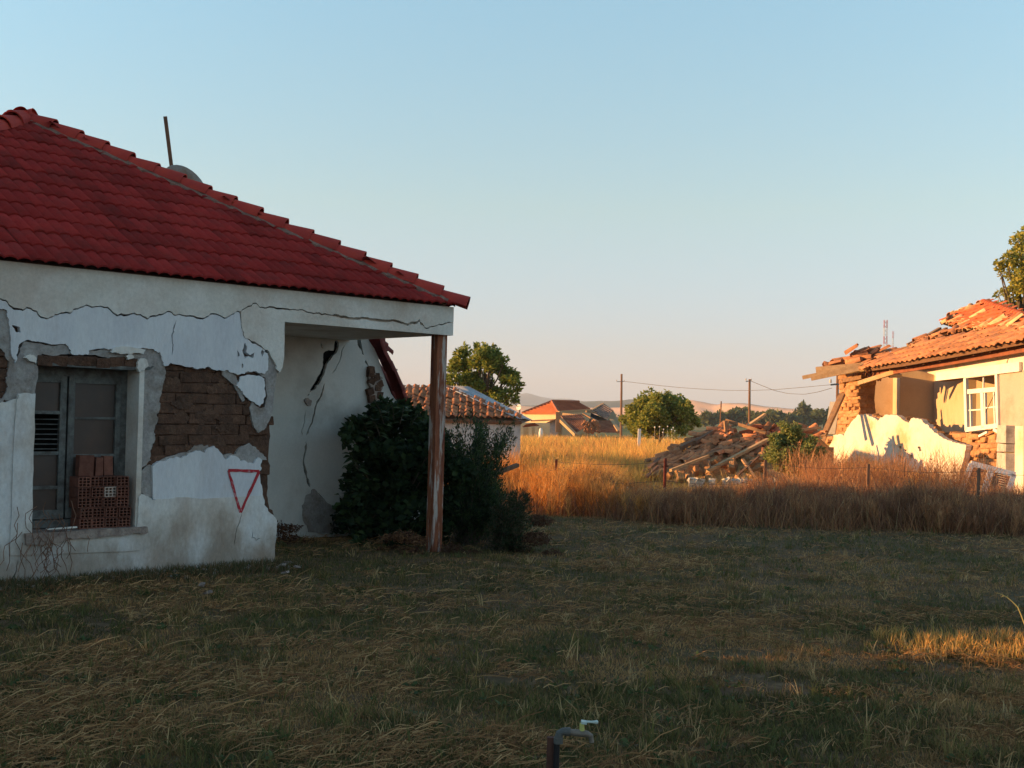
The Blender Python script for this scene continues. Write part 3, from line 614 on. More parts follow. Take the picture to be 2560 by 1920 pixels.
# hollow bricks in the window corner
def hollow_brick(wd=.118, ht=.09, dp=.19):
    m = MB(); nx, ny = 3, 3; bx = [-wd / 2] ; hx = wd / (nx * 1.55 + .5) 
    xs = [-wd / 2]; g = wd * .085; c = (wd - g * (nx + 1)) / nx
    for i in range(nx): xs += [xs[-1] + g, xs[-1] + g + c]
    xs.append(wd / 2); h2 = ht * .085; c2 = (ht - h2 * (ny + 1)) / ny; ys = [-ht / 2]
    for i in range(ny): ys += [ys[-1] + h2, ys[-1] + h2 + c2]
    ys.append(ht / 2); V = []; F = []; nX = len(xs); nY = len(ys)
    for y in ys:
        for x in xs: V.append((x, y, 0))
    for j in range(nY - 1):
        for i in range(nX - 1):
            q = (j * nX + i, j * nX + i + 1, (j + 1) * nX + i + 1, (j + 1) * nX + i)
            if i % 2 and j % 2:
                k = len(V); 
                for t in q: V.append((V[t][0], V[t][1], -.06))
                for e in range(4): F.append((q[e], q[(e + 1) % 4], k + (e + 1) % 4, k + e))
                F.append((k, k + 1, k + 2, k + 3))
            else: F.append(q)
    k = len(V)
    for sx, sy in ((-1, -1), (1, -1), (1, 1), (-1, 1)): V += [(sx * wd / 2, sy * ht / 2, 0), (sx * wd / 2, sy * ht / 2, -dp)]
    for e in range(4): e2 = (e + 1) % 4; F.append((k + 2 * e, k + 2 * e + 1, k + 2 * e2 + 1, k + 2 * e2))
    F.append((k + 1, k + 7, k + 5, k + 3))
    return mesh_from('hollow_brick', V, F, m_brick)
hb = hollow_brick(); hbp = hollow_brick()
hbp.materials.clear(); hbp.materials.append(M('pale_brick_clay', (.46, .36, .30), (.40, .30, .25), 20, .9, .3, 60))
rown = ['bottom', 'second', 'third', 'fourth', 'top']; coln = ['leftmost', 'second from left', 'second from right', 'rightmost']
for r in range(5):
    for c in range(4):
        u = -4.36 + c * .122 + (.02 if r < 2 else 0) + random.uniform(-.006, .006); z = .475 + .046 + r * .0945
        if r == 4 and c == 1: u += .01
        w = -.035 - (.05 if (r == 4 and c in (1, 2)) else 0) + random.uniform(-.02, .02); pale = (r == 3 and c == 2)
        o = link('hollow_brick', hbp if pale else hb, None, FAC.m(u, z, w, random.uniform(-.02, .02)))
        lab = 'pale hollow brick in the fourth row of the window stack' if pale else f'holed red clay brick, {coln[c]} in {rown[r]} row of the window stack'
        tag(o, lab, 'brick', 'hollow bricks stacked in the window')
for k, (u, wd, h, l) in enumerate(((-4.33, .14, .19, 'wide orange clay slab standing on the brick stack'), (-4.19, .07, .17, 'narrow reddish clay slab standing mid stack'), (-4.09, .09, .18, 'reddish clay slab standing nearest the white reveal'))):
    mb = MB(); mb.box(FAC.m(u, .95 + h / 2, -.12 - .03 * k, random.uniform(-.03, .03)), wd, h, .07, .004); o = mb.obj('clay_slab', m_brick); tag(o, l, 'brick')
mb = MB(); mb.bar(FAC.p(-4.72, .495, .01), FAC.p(-4.46, .505, .03), .05, .012, jit=.004); tag(mb.obj('white_lath', m_white), 'small white slat lying on the window sill', 'slat')
# dry vine hanging below the sill
mb = MB(); R = random.Random(5)
for k in range(30):
    u = -4.72 + R.gauss(0, .13); z = R.uniform(.35, .75); p = []; ln = R.uniform(.3, .75); uu = u
    for i in range(8): p.append(FAC.p(uu, z - ln * i / 7 * (1 if k % 3 else .6), .05 + .03 * sin(i + k) + .02 * R.random())); uu += R.gauss(0, .035)
    mb.tube(p, [.0035] * 8, 3, False)
o = mb.obj('dry_vine', M('dead_vine', (.22, .12, .08), (.16, .09, .06), 9, .95, 0, grain=.1)); tag(o, 'dead brown vine tangled over the sill and down the wall', 'vine')
# plaster bits by the porch corner
for k, (px, py, l) in enumerate(((706, 1412, 'larger white plaster chip by the house corner'), (722, 1406, 'flat white plaster chip right of the house corner'), (744, 1418, 'thin plaster chip furthest from the house corner'), (712, 1430, 'curved plaster flake lying in the grass by the corner'), (520, 1478, 'crumbled white lump in the grass under the wall'), (505, 1462, 'small white lump against the foot of the wall'))):
    r_ = ray(px, py); P = CAMPOS + r_ * (-1.55 / r_.z); mb = MB(); mb.box(Matrix.Translation(P) @ Euler((.2, .1, k)).to_matrix().to_4x4(), .06 + .02 * (k % 3), .04, .015, .012); tag(mb.obj('plaster_chip', m_mortar), l, 'rubble', 'plaster chips on the ground')
# ---------------------------------------------------------------- foliage builders
def leaf_cloud(centers, radii, n, size, cols, R, flat=.6, aspect=.5, up=.2, surf=.55):
    """n folded leaves spread round the centres; returns V, T, C"""
    centers = np.asarray(centers, float); radii = np.asarray(radii, float)
    w = radii.prod(1) ** (.67); idx = R.choice(len(centers), n, p=w / w.sum())
    d = R.normal(size=(n, 3)); d /= np.linalg.norm(d, axis=1)[:, None]
    rr = R.random(n) ** (1 / 3) * (1 - surf) + surf * (1 - np.abs(R.normal(0, .16, n)))
    P = centers[idx] + d * rr[:, None] * radii[idx]
    a = R.normal(size=(n, 3)); a[:, 2] = a[:, 2] * flat + up; a /= np.linalg.norm(a, axis=1)[:, None]
    b = np.cross(a, R.normal(size=(n, 3))); b /= np.linalg.norm(b, axis=1)[:, None]
    nn = np.cross(a, b); s = size * R.uniform(.6, 1.35, n)[:, None]
    V = np.stack([P, P + a * s * .5 + b * s * aspect * .5 + nn * s * .08, P + a * s, P + a * s * .5 - b * s * aspect * .5 + nn * s * .08], 1).reshape(-1, 3)
    k = np.arange(n)[:, None] * 4; T = np.concatenate([k + [0, 1, 2], k + [0, 2, 3]], 0)
    cols = np.asarray(cols); c = cols[R.integers(0, len(cols), n)] * R.uniform(.75, 1.3, (n, 1)); C = np.repeat(c, 4, 0)
    return V, T, C
def rel(o_loc, V): return np.asarray(V) - np.array(o_loc)
def tree(name, label, cat, base, clusters, n, size, cols, trunk_r, parts=('trunk', 'crown'), group=None, aspect=.5, limb=.02, seed=1, mat=None, stemtop=None, nmax=40):
    R = np.random.default_rng(seed); base = Vector(base); t = thing(name, base, label, cat, group)
    c = [q[0] for q in clusters]; r = [q[1] for q in clusters]
    V, T, C = leaf_cloud(c, r, n, size, cols, R, aspect=aspect)
    o = link(parts[1], mesh_np(parts[1], rel(base, V), T, mat or m_attrleaf, C), t, Matrix.Translation(base), kind='stuff')
    mb = MB(); top = stemtop or Vector(np.mean(c, 0)); pts = [base - Vector((0, 0, .1)), base.lerp(top, .4) + Vector((random.gauss(0, .04), 0, 0)), top]
    mb.tube(pts, [trunk_r, trunk_r * .75, trunk_r * .3], 7)
    for q in c[:nmax]:
        q = Vector(q); s = base.lerp(top, random.uniform(.25, .8)); m_ = s.lerp(q, .55) + Vector((random.gauss(0, .05), random.gauss(0, .05), -.06)) * (q - s).length * .5
        mb.tube([s, m_, q], [limb, limb * .7, limb * .25], 5, False)
    mb.obj(parts[0], m_bark, t, smooth=True); return t
def px_clusters(pts, Y, dep, scale=1.0, zs=1.0, jit=.0):
    """pts: (px, py, radius px) -> cluster centres at distance Y with some depth spread"""
    out = []
    for i, (x, y, r) in enumerate(pts):
        Yq = Y + random.uniform(-dep, dep); P = at(x, y, Yq); rr = r * Yq / FPX * scale
        out.append((tuple(P), (rr, rr * 1.1, rr * zs)))
    return out
def ellipse_clusters(cx, cy, rx, ry, n, r0, Y, dep, seed=0, low=-1):
    R = random.Random(seed); pts = []
    while len(pts) < n:
        a, b = R.uniform(-1, 1), R.uniform(-1, 1)
        if a * a + b * b > 1 or b > -low and False: continue
        k = sqrt(max(0, 1 - a * a - b * b)); Yq = Y + R.uniform(-1, 1) * k * dep; P = at(cx + a * rx, cy + b * ry, Yq); rr = R.uniform(.7, 1.3) * r0 * Yq / FPX
        pts.append((tuple(P), (rr, rr, rr)))
    return pts
G_DARK = [(.030, .055, .022), (.022, .045, .018), (.045, .075, .025)]
G_OLIVE = [(.24, .28, .05), (.16, .22, .045), (.28, .29, .06), (.12, .17, .04)]
G_MID = [(.15, .21, .045), (.20, .25, .05), (.11, .17, .04), (.26, .28, .07)]

# ---------------------------------------------------------------- shrubs by the porch
def ground_pt(px, py):
    r = ray(px, py); t = -CH / r.z
    for _ in range(5): P = CAMPOS + r * t; t = (gz(P.x, P.y) - CH) / r.z
    return CAMPOS + r * t
random.seed(11)
Yb = 14.9
pts = [(905, 1075, 55), (960, 1060, 60), (1010, 1050, 50), (930, 1140, 75), (1000, 1130, 80), (1060, 1110, 60), (900, 1210, 70), (960, 1210, 85), (1040, 1200, 85), (1090, 1180, 60), (880, 1280, 65), (950, 1290, 80), (1030, 1290, 85), (1100, 1260, 70), (1090, 1320, 60), (990, 1340, 60), (905, 1330, 50), (1050, 1065, 40), (975, 1035, 32), (1105, 1120, 45), (1125, 1180, 50), (1095, 1090, 36), (1130, 1240, 50)]
cl = px_clusters(pts, Yb, .5, .62) + px_clusters([(x + random.uniform(-45, 45), y + random.uniform(-18, 45), 26) for x, y, r_ in pts * 2], Yb, .6)
bs = Vector((at(990, 1300, Yb).x, Yb, 0)); bush = tree('broadleaf_bush', 'big dark broadleaf bush filling the porch corner behind the rusty post', 'bush', bs, cl, 13000, .10, G_DARK, .05, ('stem', 'foliage'), aspect=.62, seed=5, limb=.012)
# single broad leaves on the sprigs that stand clear of the pale wall
lm = []
for k in range(3):
    V = [(0, 0, 0), (.03, .03, .008), (.036, .055, .01), (0, .12, -.012), (-.036, .055, .01), (-.03, .03, .008), (0, .05, 0)]
    c_ = M('dark_leaf', [(.03, .06, .02), (.045, .08, .03), (.06, .10, .03)][k], None, 8, .55, .1, spec=.4); lm.append(mesh_from('leaf', V, [(0, 1, 6), (1, 2, 6), (2, 3, 6), (3, 4, 6), (4, 5, 6), (5, 0, 6)], c_))
nl = 0; stm = MB()
for (x0, y0, x1, y1, n) in ((905, 1200, 868, 1120, 13), (930, 1120, 908, 1056, 12), (905, 1270, 862, 1190, 14), (900, 1330, 846, 1235, 14), (960, 1060, 935, 1000, 11), (985, 1050, 975, 1005, 9), (930, 1210, 880, 1150, 12), (900, 1180, 872, 1160, 7), (880, 1340, 850, 1290, 8), (950, 1090, 925, 1040, 10), (1000, 1060, 1010, 1015, 8), (1030, 1060, 1045, 1035, 7)):
    A_, B_ = at(x0, y0, Yb - .45), at(x1, y1, Yb - .5); stm.tube([A_, A_.lerp(B_, .5) + Vector((.01, 0, .02)), B_], [.006, .004, .002], 4, False)
    for i in range(n):
        P = A_.lerp(B_, (i + .5) / n) + Vector((random.gauss(0, .012), random.gauss(0, .03), random.gauss(0, .01))); s = random.uniform(.75, 1.1)
        M_ = Matrix.Translation(P) @ Euler((random.uniform(-.5, .3), random.uniform(-.5, .5), random.choice((-1, 1)) * random.uniform(.6, 2.2))).to_matrix().to_4x4() @ Matrix.Scale(s, 4)
        link('leaf', lm[(i + n) % 3], bush, M_); nl += 1
stm.obj('twig', m_bark, bush)
# feathery dark shrub right of the post
def wispy(name, label, base, targets, n_leaf, leaf, cols, seed, stemr=.006, side=9, mat=None, cat='shrub'):
    R = np.random.default_rng(seed); base = Vector(base); t = thing(name, base, label, cat); mb = MB(); P_, D_ = [], []
    for tg in targets:
        tg = Vector(tg); s = base + Vector((R.normal(0, .1), R.normal(0, .1), 0)); c = s.lerp(tg, .5) + Vector((0, 0, .10 * (tg - s).length)); pts = [s.lerp(c, a).lerp(c.lerp(tg, a), a) for a in np.linspace(0, 1, 7)]
        mb.tube(pts, [stemr * (1 - .8 * i / 6) for i in range(7)], 3, False)
        for _ in range(n_leaf // len(targets)):
            a = R.uniform(.25, 1); q = s.lerp(c, a).lerp(c.lerp(tg, a), a); P_.append(q + Vector(R.normal(0, .06 * (1.15 - a) + .012, 3))); D_.append((tg - s).normalized() + Vector(R.normal(0, .55, 3)))
    P_ = np.array(P_); D_ = np.array(D_); D_ /= np.linalg.norm(D_, axis=1)[:, None]; n = len(P_)
    b = np.cross(D_, R.normal(size=(n, 3))); b /= np.linalg.norm(b, axis=1)[:, None]; s = leaf * R.uniform(.6, 1.3, (n, 1))
    V = np.stack([P_, P_ + D_ * s * .5 + b * s * .13, P_ + D_ * s, P_ + D_ * s * .5 - b * s * .13], 1).reshape(-1, 3); k = np.arange(n)[:, None] * 4; T = np.concatenate([k + [0, 1, 2], k + [0, 2, 3]])
    c = np.asarray(cols)[R.integers(0, len(cols), n)] * R.uniform(.7, 1.3, (n, 1)); C = np.repeat(c, 4, 0)
    link('foliage', mesh_np('foliage', rel(base, V), T, mat or m_attrleaf, C), t, Matrix.Translation(base), kind='stuff'); mb.obj('stem', m_bark, t); return t
R = random.Random(4); tg = []
for _ in range(120):
    x = R.uniform(1115, 1265); y = R.uniform(1085, 1300) - (60 if R.random() < .25 and x < 1230 else 0)
    tg.append(at(x, y, 14.8 + R.uniform(-.6, .7)))
for _ in range(22): tg.append(at(R.uniform(1180, 1290), R.uniform(1040, 1120), 14.9 + R.uniform(-.3, .5)))
wispy('feathery_shrub', 'dark feathery shrub right of the rusty post in front of the shed', (at(1175, 1300, 14.9).x, 14.9, 0), tg, 26000, .055, [(.035, .06, .025), (.05, .085, .03), (.03, .05, .03), (.07, .11, .04)], 6)
R = random.Random(9); tg = [at(R.uniform(1225, 1330), R.uniform(1230, 1370), 14.0 + R.uniform(-.4, .6)) for _ in range(50)]
wispy('low_dark_shrub', 'low sprawling dark shrub at the foot of the feathery one', (at(1250, 1340, 14.2).x, 14.2, 0), tg, 7000, .05, [(.03, .05, .022), (.05, .07, .03), (.09, .07, .04)], 7)
# dead leafy heap by the post
R = np.random.default_rng(3)
def dry_heap(name, label, pts, Y, n, size, cols, seed):
    R = np.random.default_rng(seed); cl = px_clusters(pts, Y, .35, 1.35, zs=.42); V, T, C = leaf_cloud([c[0] for c in cl], [c[1] for c in cl], n, size * .85, cols, R, aspect=.4, up=-.4, surf=.1)
    b = Vector(cl[0][0]); b.z = 0; o = link(name, mesh_np(name, rel(b, V), T, m_attrdry, C), None, Matrix.Translation(b)); tag(o, label, 'dead plant'); return o
BR = [(.22, .11, .055), (.30, .17, .09), (.14, .075, .045), (.10, .05, .035)]
dry_heap('dead_plant', 'withered brown plant drooping left of the post foot', [(975, 1345, 20), (1010, 1340, 26), (1040, 1350, 22), (990, 1375, 24), (1030, 1380, 24), (955, 1375, 14)], 13.9, 1000, .06, BR, 1)
dry_heap('dead_plant', 'low strip of dry leaves between the house corner and the bush', [(720, 1345, 22), (760, 1360, 20), (810, 1370, 18), (860, 1372, 18), (700, 1320, 26), (735, 1320, 16), (900, 1380, 18)], 14.4, 1300, .05, BR[2:] + [(.2, .1, .05)], 2)
dry_heap('dead_plant', 'brown dry weeds right of the post foot under the shrub', [(1130, 1370, 20), (1180, 1385, 22), (1240, 1395, 24), (1300, 1380, 30), (1340, 1345, 30), (1380, 1385, 22), (1350, 1300, 26)], 14.0, 2600, .05, BR[2:] + [(.13, .08, .05)], 3)
# boards poking out of the shrub
for (x0, y0, x1, y1, l) in ((1215, 1192, 1294, 1163, 'dark board sticking out of the shrub towards the golden grass'), (1205, 1254, 1266, 1241, 'grey plank end low in the shrub')):
    mb = MB(); mb.bar(at(x0, y0, 15.2), at(x1, y1, 15.6), .06, .05, jit=.006); tag(mb.obj('loose_board', m_polewood), l, 'board')

# ---------------------------------------------------------------- shed behind the shrub
sx = at(1302, 1050, 28.0); sa = Vector((1, .03, 0)).normalized(); SHD = Plane((sx.x, sx.y, 0), sa, (0, 0, 1))    # u<0 to the left, n faces camera
if SHD.n.y > 0: print('shed flip')
ez = sx.z; shed = thing('tiled_shed', SHD.p(-2, 0, -2), 'low white shed with old orange tiles and metal sheets beyond the shrub', 'shed')
mb = MB(); mb.box(SHD.m(-2.6, ez / 2 - .1, -.1), 5.2, ez + .2, .2); mb.box(SHD.m(-.1, ez / 2 - .1, -3), .2, ez + .2, 5.6); mb.box(SHD.m(-5.1, ez / 2 - .1, -3), .2, ez + .2, 5.6); mb.box(SHD.m(-2.6, ez / 2 - .1, -5.9), 5.2, ez + .2, .2); mb.obj('wall', M('shed_whitewash', (.50, .50, .48), (.56, .55, .52), 2, .9, .3, 25, stain=(.3, .26, .22), sscale=1.4, sthr=.6, grain=.08), shed)
ER = Vector((*[c for c in SHD.p(.02, 0, .12)][:2], ez + .02))      # eave corner on the right
sp = atan(.36)
SR = slope_plane(ER, sa, -SHD.n, sp)
apx = SR.uv(1112, 972); print('shed apex', apx)
old = [tile_mesh('roof_tile', m_oldtile, .165, .29, 8, .026, .022, .02), tile_mesh('roof_tile', m_tiletan, .165, .29, 8, .024, .024, .02), tile_mesh('roof_tile', m_oldtile, .16, .28, 8, .034, .022, .02)]
rows = int(apx[1] / .25) + 1; cnt = 0; extra = []
for j in range(rows):
    for i in range(36):
        u = -(i + .5) * .165; s = j * .25
        if -u < (-apx[0]) * s / apx[1] - .1: continue
        if proj(SR.p(u, s, 0))[0] < 925: continue
        M_ = SR.m(u + random.gauss(0, .014), s + random.gauss(0, .018), .02 + abs(random.gauss(0, .008)), random.gauss(0, .05)) @ Euler((random.gauss(0, .03), random.gauss(0, .05), 0)).to_matrix().to_4x4()
        link('roof_tile', random.choice(old), shed, M_); cnt += 1
print('shed tiles', cnt)
mb = MB(); mb.add([SR.p(0, 0, -.05), SR.p(apx[0], apx[1], -.05), SR.p(-5.6, apx[1], -.05), SR.p(-5.6, 0, -.05), SR.p(0, 0, -.12), SR.p(apx[0], apx[1], -.12), SR.p(-5.6, apx[1], -.12), SR.p(-5.6, 0, -.12)], [(0, 1, 2, 3), (7, 6, 5, 4), (0, 3, 7, 4), (0, 4, 5, 1), (1, 5, 6, 2), (2, 6, 7, 3)]); mb.obj('roof_deck', m_polewood, shed)
# corrugated sheets on the right slope
A0 = ER + Vector((-.12, -.1, .03)); A1 = SR.p(apx[0], apx[1], .06); B1 = at(1172, 966, A1.y + 2.3); B0 = at(1331, 1050, 33.0)
mb = MB(); n = 60; V = []
nrm = (A1 - A0).cross(B0 - A0).normalized(); nrm = nrm if nrm.z > 0 else -nrm
for i in range(n + 1):
    f = i / n; h = .012 * sin(f * n * 1.05)
    for g in (0, .5, 1): V.append(A0.lerp(B0, f).lerp(A1.lerp(B1, f), g) + nrm * h)
for k in range(3):
    me_ = []; 
    i0, i1 = k * n // 3, (k + 1) * n // 3; m_ = MB(); W = V[i0 * 3:(i1 + 1) * 3]; W = [w + nrm * (.012 * (k % 2)) for w in W]
    m_.add(W, [(3 * i + j, 3 * i + 3 + j, 3 * i + 4 + j, 3 * i + 1 + j) for i in range(i1 - i0) for j in (0, 1)])
    o = link('metal_sheet', m_.mesh('metal_sheet', m_metalsheet, True), shed, Matrix()); md = o.modifiers.new('s', 'SOLIDIFY'); md.thickness = .01
mb = MB(); mb.add([SR.p(apx[0], apx[1], -.1), B1, B0, ER - Vector((0, 0, .1)), SHD.p(-5.6, ez, -6), SR.p(-5.6, apx[1], -.1)], [(0, 1, 2, 3), (0, 5, 4, 2, 1)]); mb.obj('roof_deck', m_polewood, shed)
mb = MB(); mb.bar(SHD.p(-.25, ez - .07, .01), SHD.p(-1.2, ez - .05, .01), .05, .09); mb.obj('eave_board', m_wood, shed)
# aerial on the shed and one on the roof beyond
def aerial(px, py0, py1, Y, arm, label):
    mb = MB(); A_ = at(px, py1, Y); B_ = at(px, py0, Y); mb.tube([A_, B_], .014, 5); t = thing('tv_aerial', A_, label, 'aerial'); mb.obj('mast', m_grey, t)
    mb = MB(); w = arm * Y / FPX; mb.bar(B_ - Vector((w * .7, 0, .0)), B_ + Vector((w, 0, .01)), .02, .02); 
    for k in (-.6, -.1, .4, .9): mb.bar(B_ + Vector((w * k, -.15, -.01)), B_ + Vector((w * k, .15, -.01)), .012, .012)
    mb.obj('antenna_bar', m_grey, t)
aerial(980, 924, 958, 29, 14, 'small T shaped aerial left of the post over the shed roof')
aerial(1142, 958, 980, 31, 4, 'short aerial on the shed ridge right of the post')
# ---------------------------------------------------------------- collapsed house on the right
random.seed(21)
ra = Vector((-.163, .987, 0)).normalized()
RP = Plane((10.67, 25, 0), -ra, (0, 0, 1))             # u grows towards the camera, n faces left
if RP.n.x > 0: print('RP flip')
rhouse = thing('collapsed_house', RP.p(-3, 0, -2), 'sunlit half collapsed adobe house with broken tile roof', 'house')
CX = lambda p: (1960 + p[0] / 2.86, 720 + p[1] / 2.86)
def Rq(p, w=0, conv=True): return [RP.uv(*(CX(q) if conv else q), w) for q in p]
def rpiece(name, px, w0, w1, mat, amp=.03, it=3, seed=1, holes=(), parent=None, label=None, close=True, conv=True):
    L = frac(Rq(px, w1, conv), amp, it, closed=True, seed=seed); m = MB(); m.slab(RP, [L] + [frac(Rq(h, w1, conv), .02, 2, closed=True) for h in holes], w0, w1)
    o = m.obj(name, mat, parent or rhouse); 
    if label: o['label'] = label
    return o
zt = 3.5
# wall above and right of the window
rpiece('wall', [(960, 545), (985, 590), (1020, 600), (1055, 615), (1090, 635), (1100, 650), (1250, 640), (1530, 598), (1535, 985), (1560, 990), (1568, 1080), (1575, 1180), (1560, 1300), (1560, 1500), (1860, 1560), (1900, 340), (1640, 400), (1500, 425), (1240, 480), (1000, 525)], -.3, 0, m_wallw, .010, 2, 3, holes=[[(1628, 440), (1634, 440), (1622, 480), (1606, 510), (1598, 548), (1592, 546), (1600, 508), (1616, 478)]])
def rbar(name, p0, p1, wd, dp, w, mat, parent=None, jit=0, top=True):
    a, b = RP.uv(*CX(p0), w), RP.uv(*CX(p1), w); m = MB(); m.bar(RP.p(*a, w), RP.p(*b, w), dp, wd, up=(0, 0, 1), jit=jit); return m.obj(name, mat, parent or rhouse)
rbar('lintel_board', (1092, 634), (1690, 562), .20, .06, .05, m_white)
rbar('lintel_board', (1130, 655), (1500, 606), .09, .2, -.1, m_wood)
# window unit hanging in the gap
wq = thing  # keep name short
win2 = link('window', None, rhouse, RP.m(*RP.uv(*CX((1420, 1010))), .02)); win2['label'] = 'white framed window hanging tilted in the broken wall'
def wb(p0, p1, wd, mat=m_white, nm='frame', dp=.07, w=.03): return rbar(nm, p0, p1, wd, dp, w, mat, win2)
wb((1300, 645), (1310, 1020), .10); wb((1524, 605), (1533, 990), .085); wb((1298, 632), (1526, 604), .09); wb((1305, 1014), (1535, 984), .10); wb((1320, 742), (1525, 724), .10)
wb((1422, 740), (1432, 1000), .12, nm='mullion'); wb((1428, 640), (1426, 730), .03, nm='glazing_bar', dp=.03)
wb((1325, 875), (1420, 868), .03, nm='glazing_bar', dp=.03); wb((1440, 858), (1528, 848), .03, nm='glazing_bar', dp=.03); wb((1335, 760), (1340, 1000), .04, nm='casement', dp=.05); wb((1505, 745), (1512, 985), .04, nm='casement', dp=.05)
wb((1440, 750), (1445, 990), .04, nm='casement', dp=.05)
wb((1505, 760), (1440, 890), .012, M('cable', (.05, .04, .03), None, 5, .6, 0), 'crack_line', .01, .05)
# broken adobe end pillar with single bricks
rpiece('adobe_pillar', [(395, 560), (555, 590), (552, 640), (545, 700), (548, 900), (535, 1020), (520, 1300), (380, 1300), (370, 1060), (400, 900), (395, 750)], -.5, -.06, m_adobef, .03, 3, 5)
abm = []
for k in range(4):
    b_ = MB(); b_.box(Matrix(), .42, .13, .22, .02); me = b_.mesh('adobe_brick', m_adobef); t = bmesh.new(); t.from_mesh(me); bmesh.ops.bevel(t, geom=t.edges, offset=.02, segments=1, affect='EDGES'); t.to_mesh(me); t.free(); abm.append(me)
def adobe_at(px, py, w, conv=True, sc=1):
    q = CX((px, py)) if conv else (px, py); u, v = RP.uv(*q, w)
    link('adobe_brick', random.choice(abm), rhouse, RP.m(u, v, w, random.gauss(0, .05)) @ Euler((random.gauss(0, .08), random.gauss(0, .12), 0)).to_matrix().to_4x4() @ Matrix.Scale(sc, 4))
y = 610
r = 0
while y < 1090:
    for x in (425, 470, 515): adobe_at(x + random.uniform(-8, 8) + (18 if r % 2 else 0), y + random.uniform(-4, 4), -.05 + random.uniform(-.05, .06))
    y += 25; r += 1
rpiece('lath', [(396, 650), (552, 622), (552, 650), (396, 678)], -.3, .12, m_wood, .01, 1, 5)
for k in range(14): adobe_at(random.uniform(1080, 1340), random.uniform(1040, 1110), -.25 + random.uniform(-.1, .1))
for (x, y) in ((310, 1070), (325, 1090), (300, 1095), (340, 1075), (640, 915), (665, 925), (690, 930), (860, 940), (880, 950), (840, 935), (1050, 990), (1080, 1010), (1110, 1035), (1060, 1010), (1025, 975), (1140, 1065)): adobe_at(x, y, .02, sc=.8)
# the big fallen slab of plastered wall
slabpx = [(250, 1310), (262, 1250), (290, 1180), (330, 1120), (350, 1080), (352, 1048), (392, 1045), (428, 1058), (445, 1020), (460, 990), (485, 955), (510, 930), (530, 902), (590, 900), (610, 918), (640, 930), (665, 942), (690, 925), (720, 905), (780, 906), (810, 912), (840, 938), (865, 955), (893, 962), (910, 932), (955, 932), (990, 950), (1015, 975), (1045, 1005), (1075, 1035), (1110, 1060), (1180, 1090), (1245, 1108), (1302, 1126), (1290, 1200), (1262, 1300), (1240, 1460), (1000, 1500), (600, 1480), (430, 1350), (340, 1330)]
rpiece('fallen_wall_slab', slabpx, .08, .22, M('fallen_plaster', (.70, .64, .53), (.76, .70, .60), 1.2, .9, .35, 22, stain=(.48, .30, .10), sscale=1.0, sthr=.58, samt=.75, stain2=(.22, .11, .05), s2scale=3.2, s2thr=.70, grain=.07), .02, 3, 7, label='big cream wall slab slumped outwards', holes=[[(820, 1135), (835, 1130), (840, 1145), (828, 1150)], [(955, 1140), (975, 1135), (985, 1155), (970, 1170)], [(860, 1150), (880, 1160), (870, 1170)], [(810, 1190), (840, 1200), (855, 1225), (830, 1220)], [(890, 1190), (915, 1190), (920, 1215), (900, 1235)], [(1040, 1225), (1065, 1220), (1060, 1235)]])
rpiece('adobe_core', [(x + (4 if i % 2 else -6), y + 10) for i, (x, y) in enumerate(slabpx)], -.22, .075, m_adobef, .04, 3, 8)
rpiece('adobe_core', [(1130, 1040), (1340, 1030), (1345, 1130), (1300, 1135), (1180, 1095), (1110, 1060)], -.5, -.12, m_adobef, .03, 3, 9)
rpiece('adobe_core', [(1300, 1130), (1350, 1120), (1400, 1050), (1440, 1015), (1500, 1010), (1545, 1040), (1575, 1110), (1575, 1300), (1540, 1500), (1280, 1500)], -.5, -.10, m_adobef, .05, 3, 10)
for k in range(40):
    adobe_at(random.uniform(1350, 1560), random.uniform(1060, 1300), -.08 + random.uniform(-.05, .08))
rbar('broken_lath', (1370, 1190), (1500, 1110), .06, .05, .0, m_wood); rbar('broken_lath', (1395, 1060), (1455, 1030), .05, .04, .05, m_white); rbar('broken_lath', (1500, 1010), (1545, 1035), .07, .04, .05, m_white)
# end block (buttress) right of the window facing the camera
bx = RP.uv(*CX((1600, 1100)), .12); BQ = Plane(RP.p(bx[0], 0, .12), (1, -.02, 0), (0, 0, 1))
for y0, y1, dx in ((985, 1112, 0), (1116, 1174, 3), (1180, 1330, -3), (1334, 1500, 0)):
    a = BQ.uv(*CX((1580 + dx, y1))); b = BQ.uv(*CX((1702, y0))); mb = MB(); mb.box(BQ.m((a[0] + b[0]) / 2, (a[1] + b[1]) / 2, -.2), b[0] - a[0], b[1] - a[1] - .01, .5, .01); me_o = mb.obj('stone_block', m_quoin, rhouse)
a = BQ.uv(*CX((1706, 1500))); b = BQ.uv(*CX((1706, 985))); mb = MB(); mb.box(BQ.m(a[0] + .45, (a[1] + b[1]) / 2, -.25), .9, b[1] - a[1], .5); mb.obj('end_wall', m_quoin, rhouse)
# inner walls: polyline in plan
pl_ = [at(2128, 1050, 35.2), at(2249, 1050, 35.0), at(2268, 1050, 33.2), at(2352, 1050, 33.0), at(2440, 1050, 29.0), at(2700, 1050, 27.5)]
for i in range(len(pl_) - 1):
    A_, B_ = pl_[i], pl_[i + 1]; mb = MB(); d = (B_ - A_); d.z = 0; mid = (A_ + B_) / 2; n2 = Vector((d.y, -d.x, 0)).normalized(); n2 = n2 if n2.y > 0 else -n2
    mb.box(Matrix.Translation(Vector((mid.x, mid.y, 1.7)) + n2 * .1) @ Matrix.Rotation(math.atan2(d.y, d.x), 4, 'Z'), d.length, .2, 3.6); mb.obj('inner_wall', m_interior, rhouse)
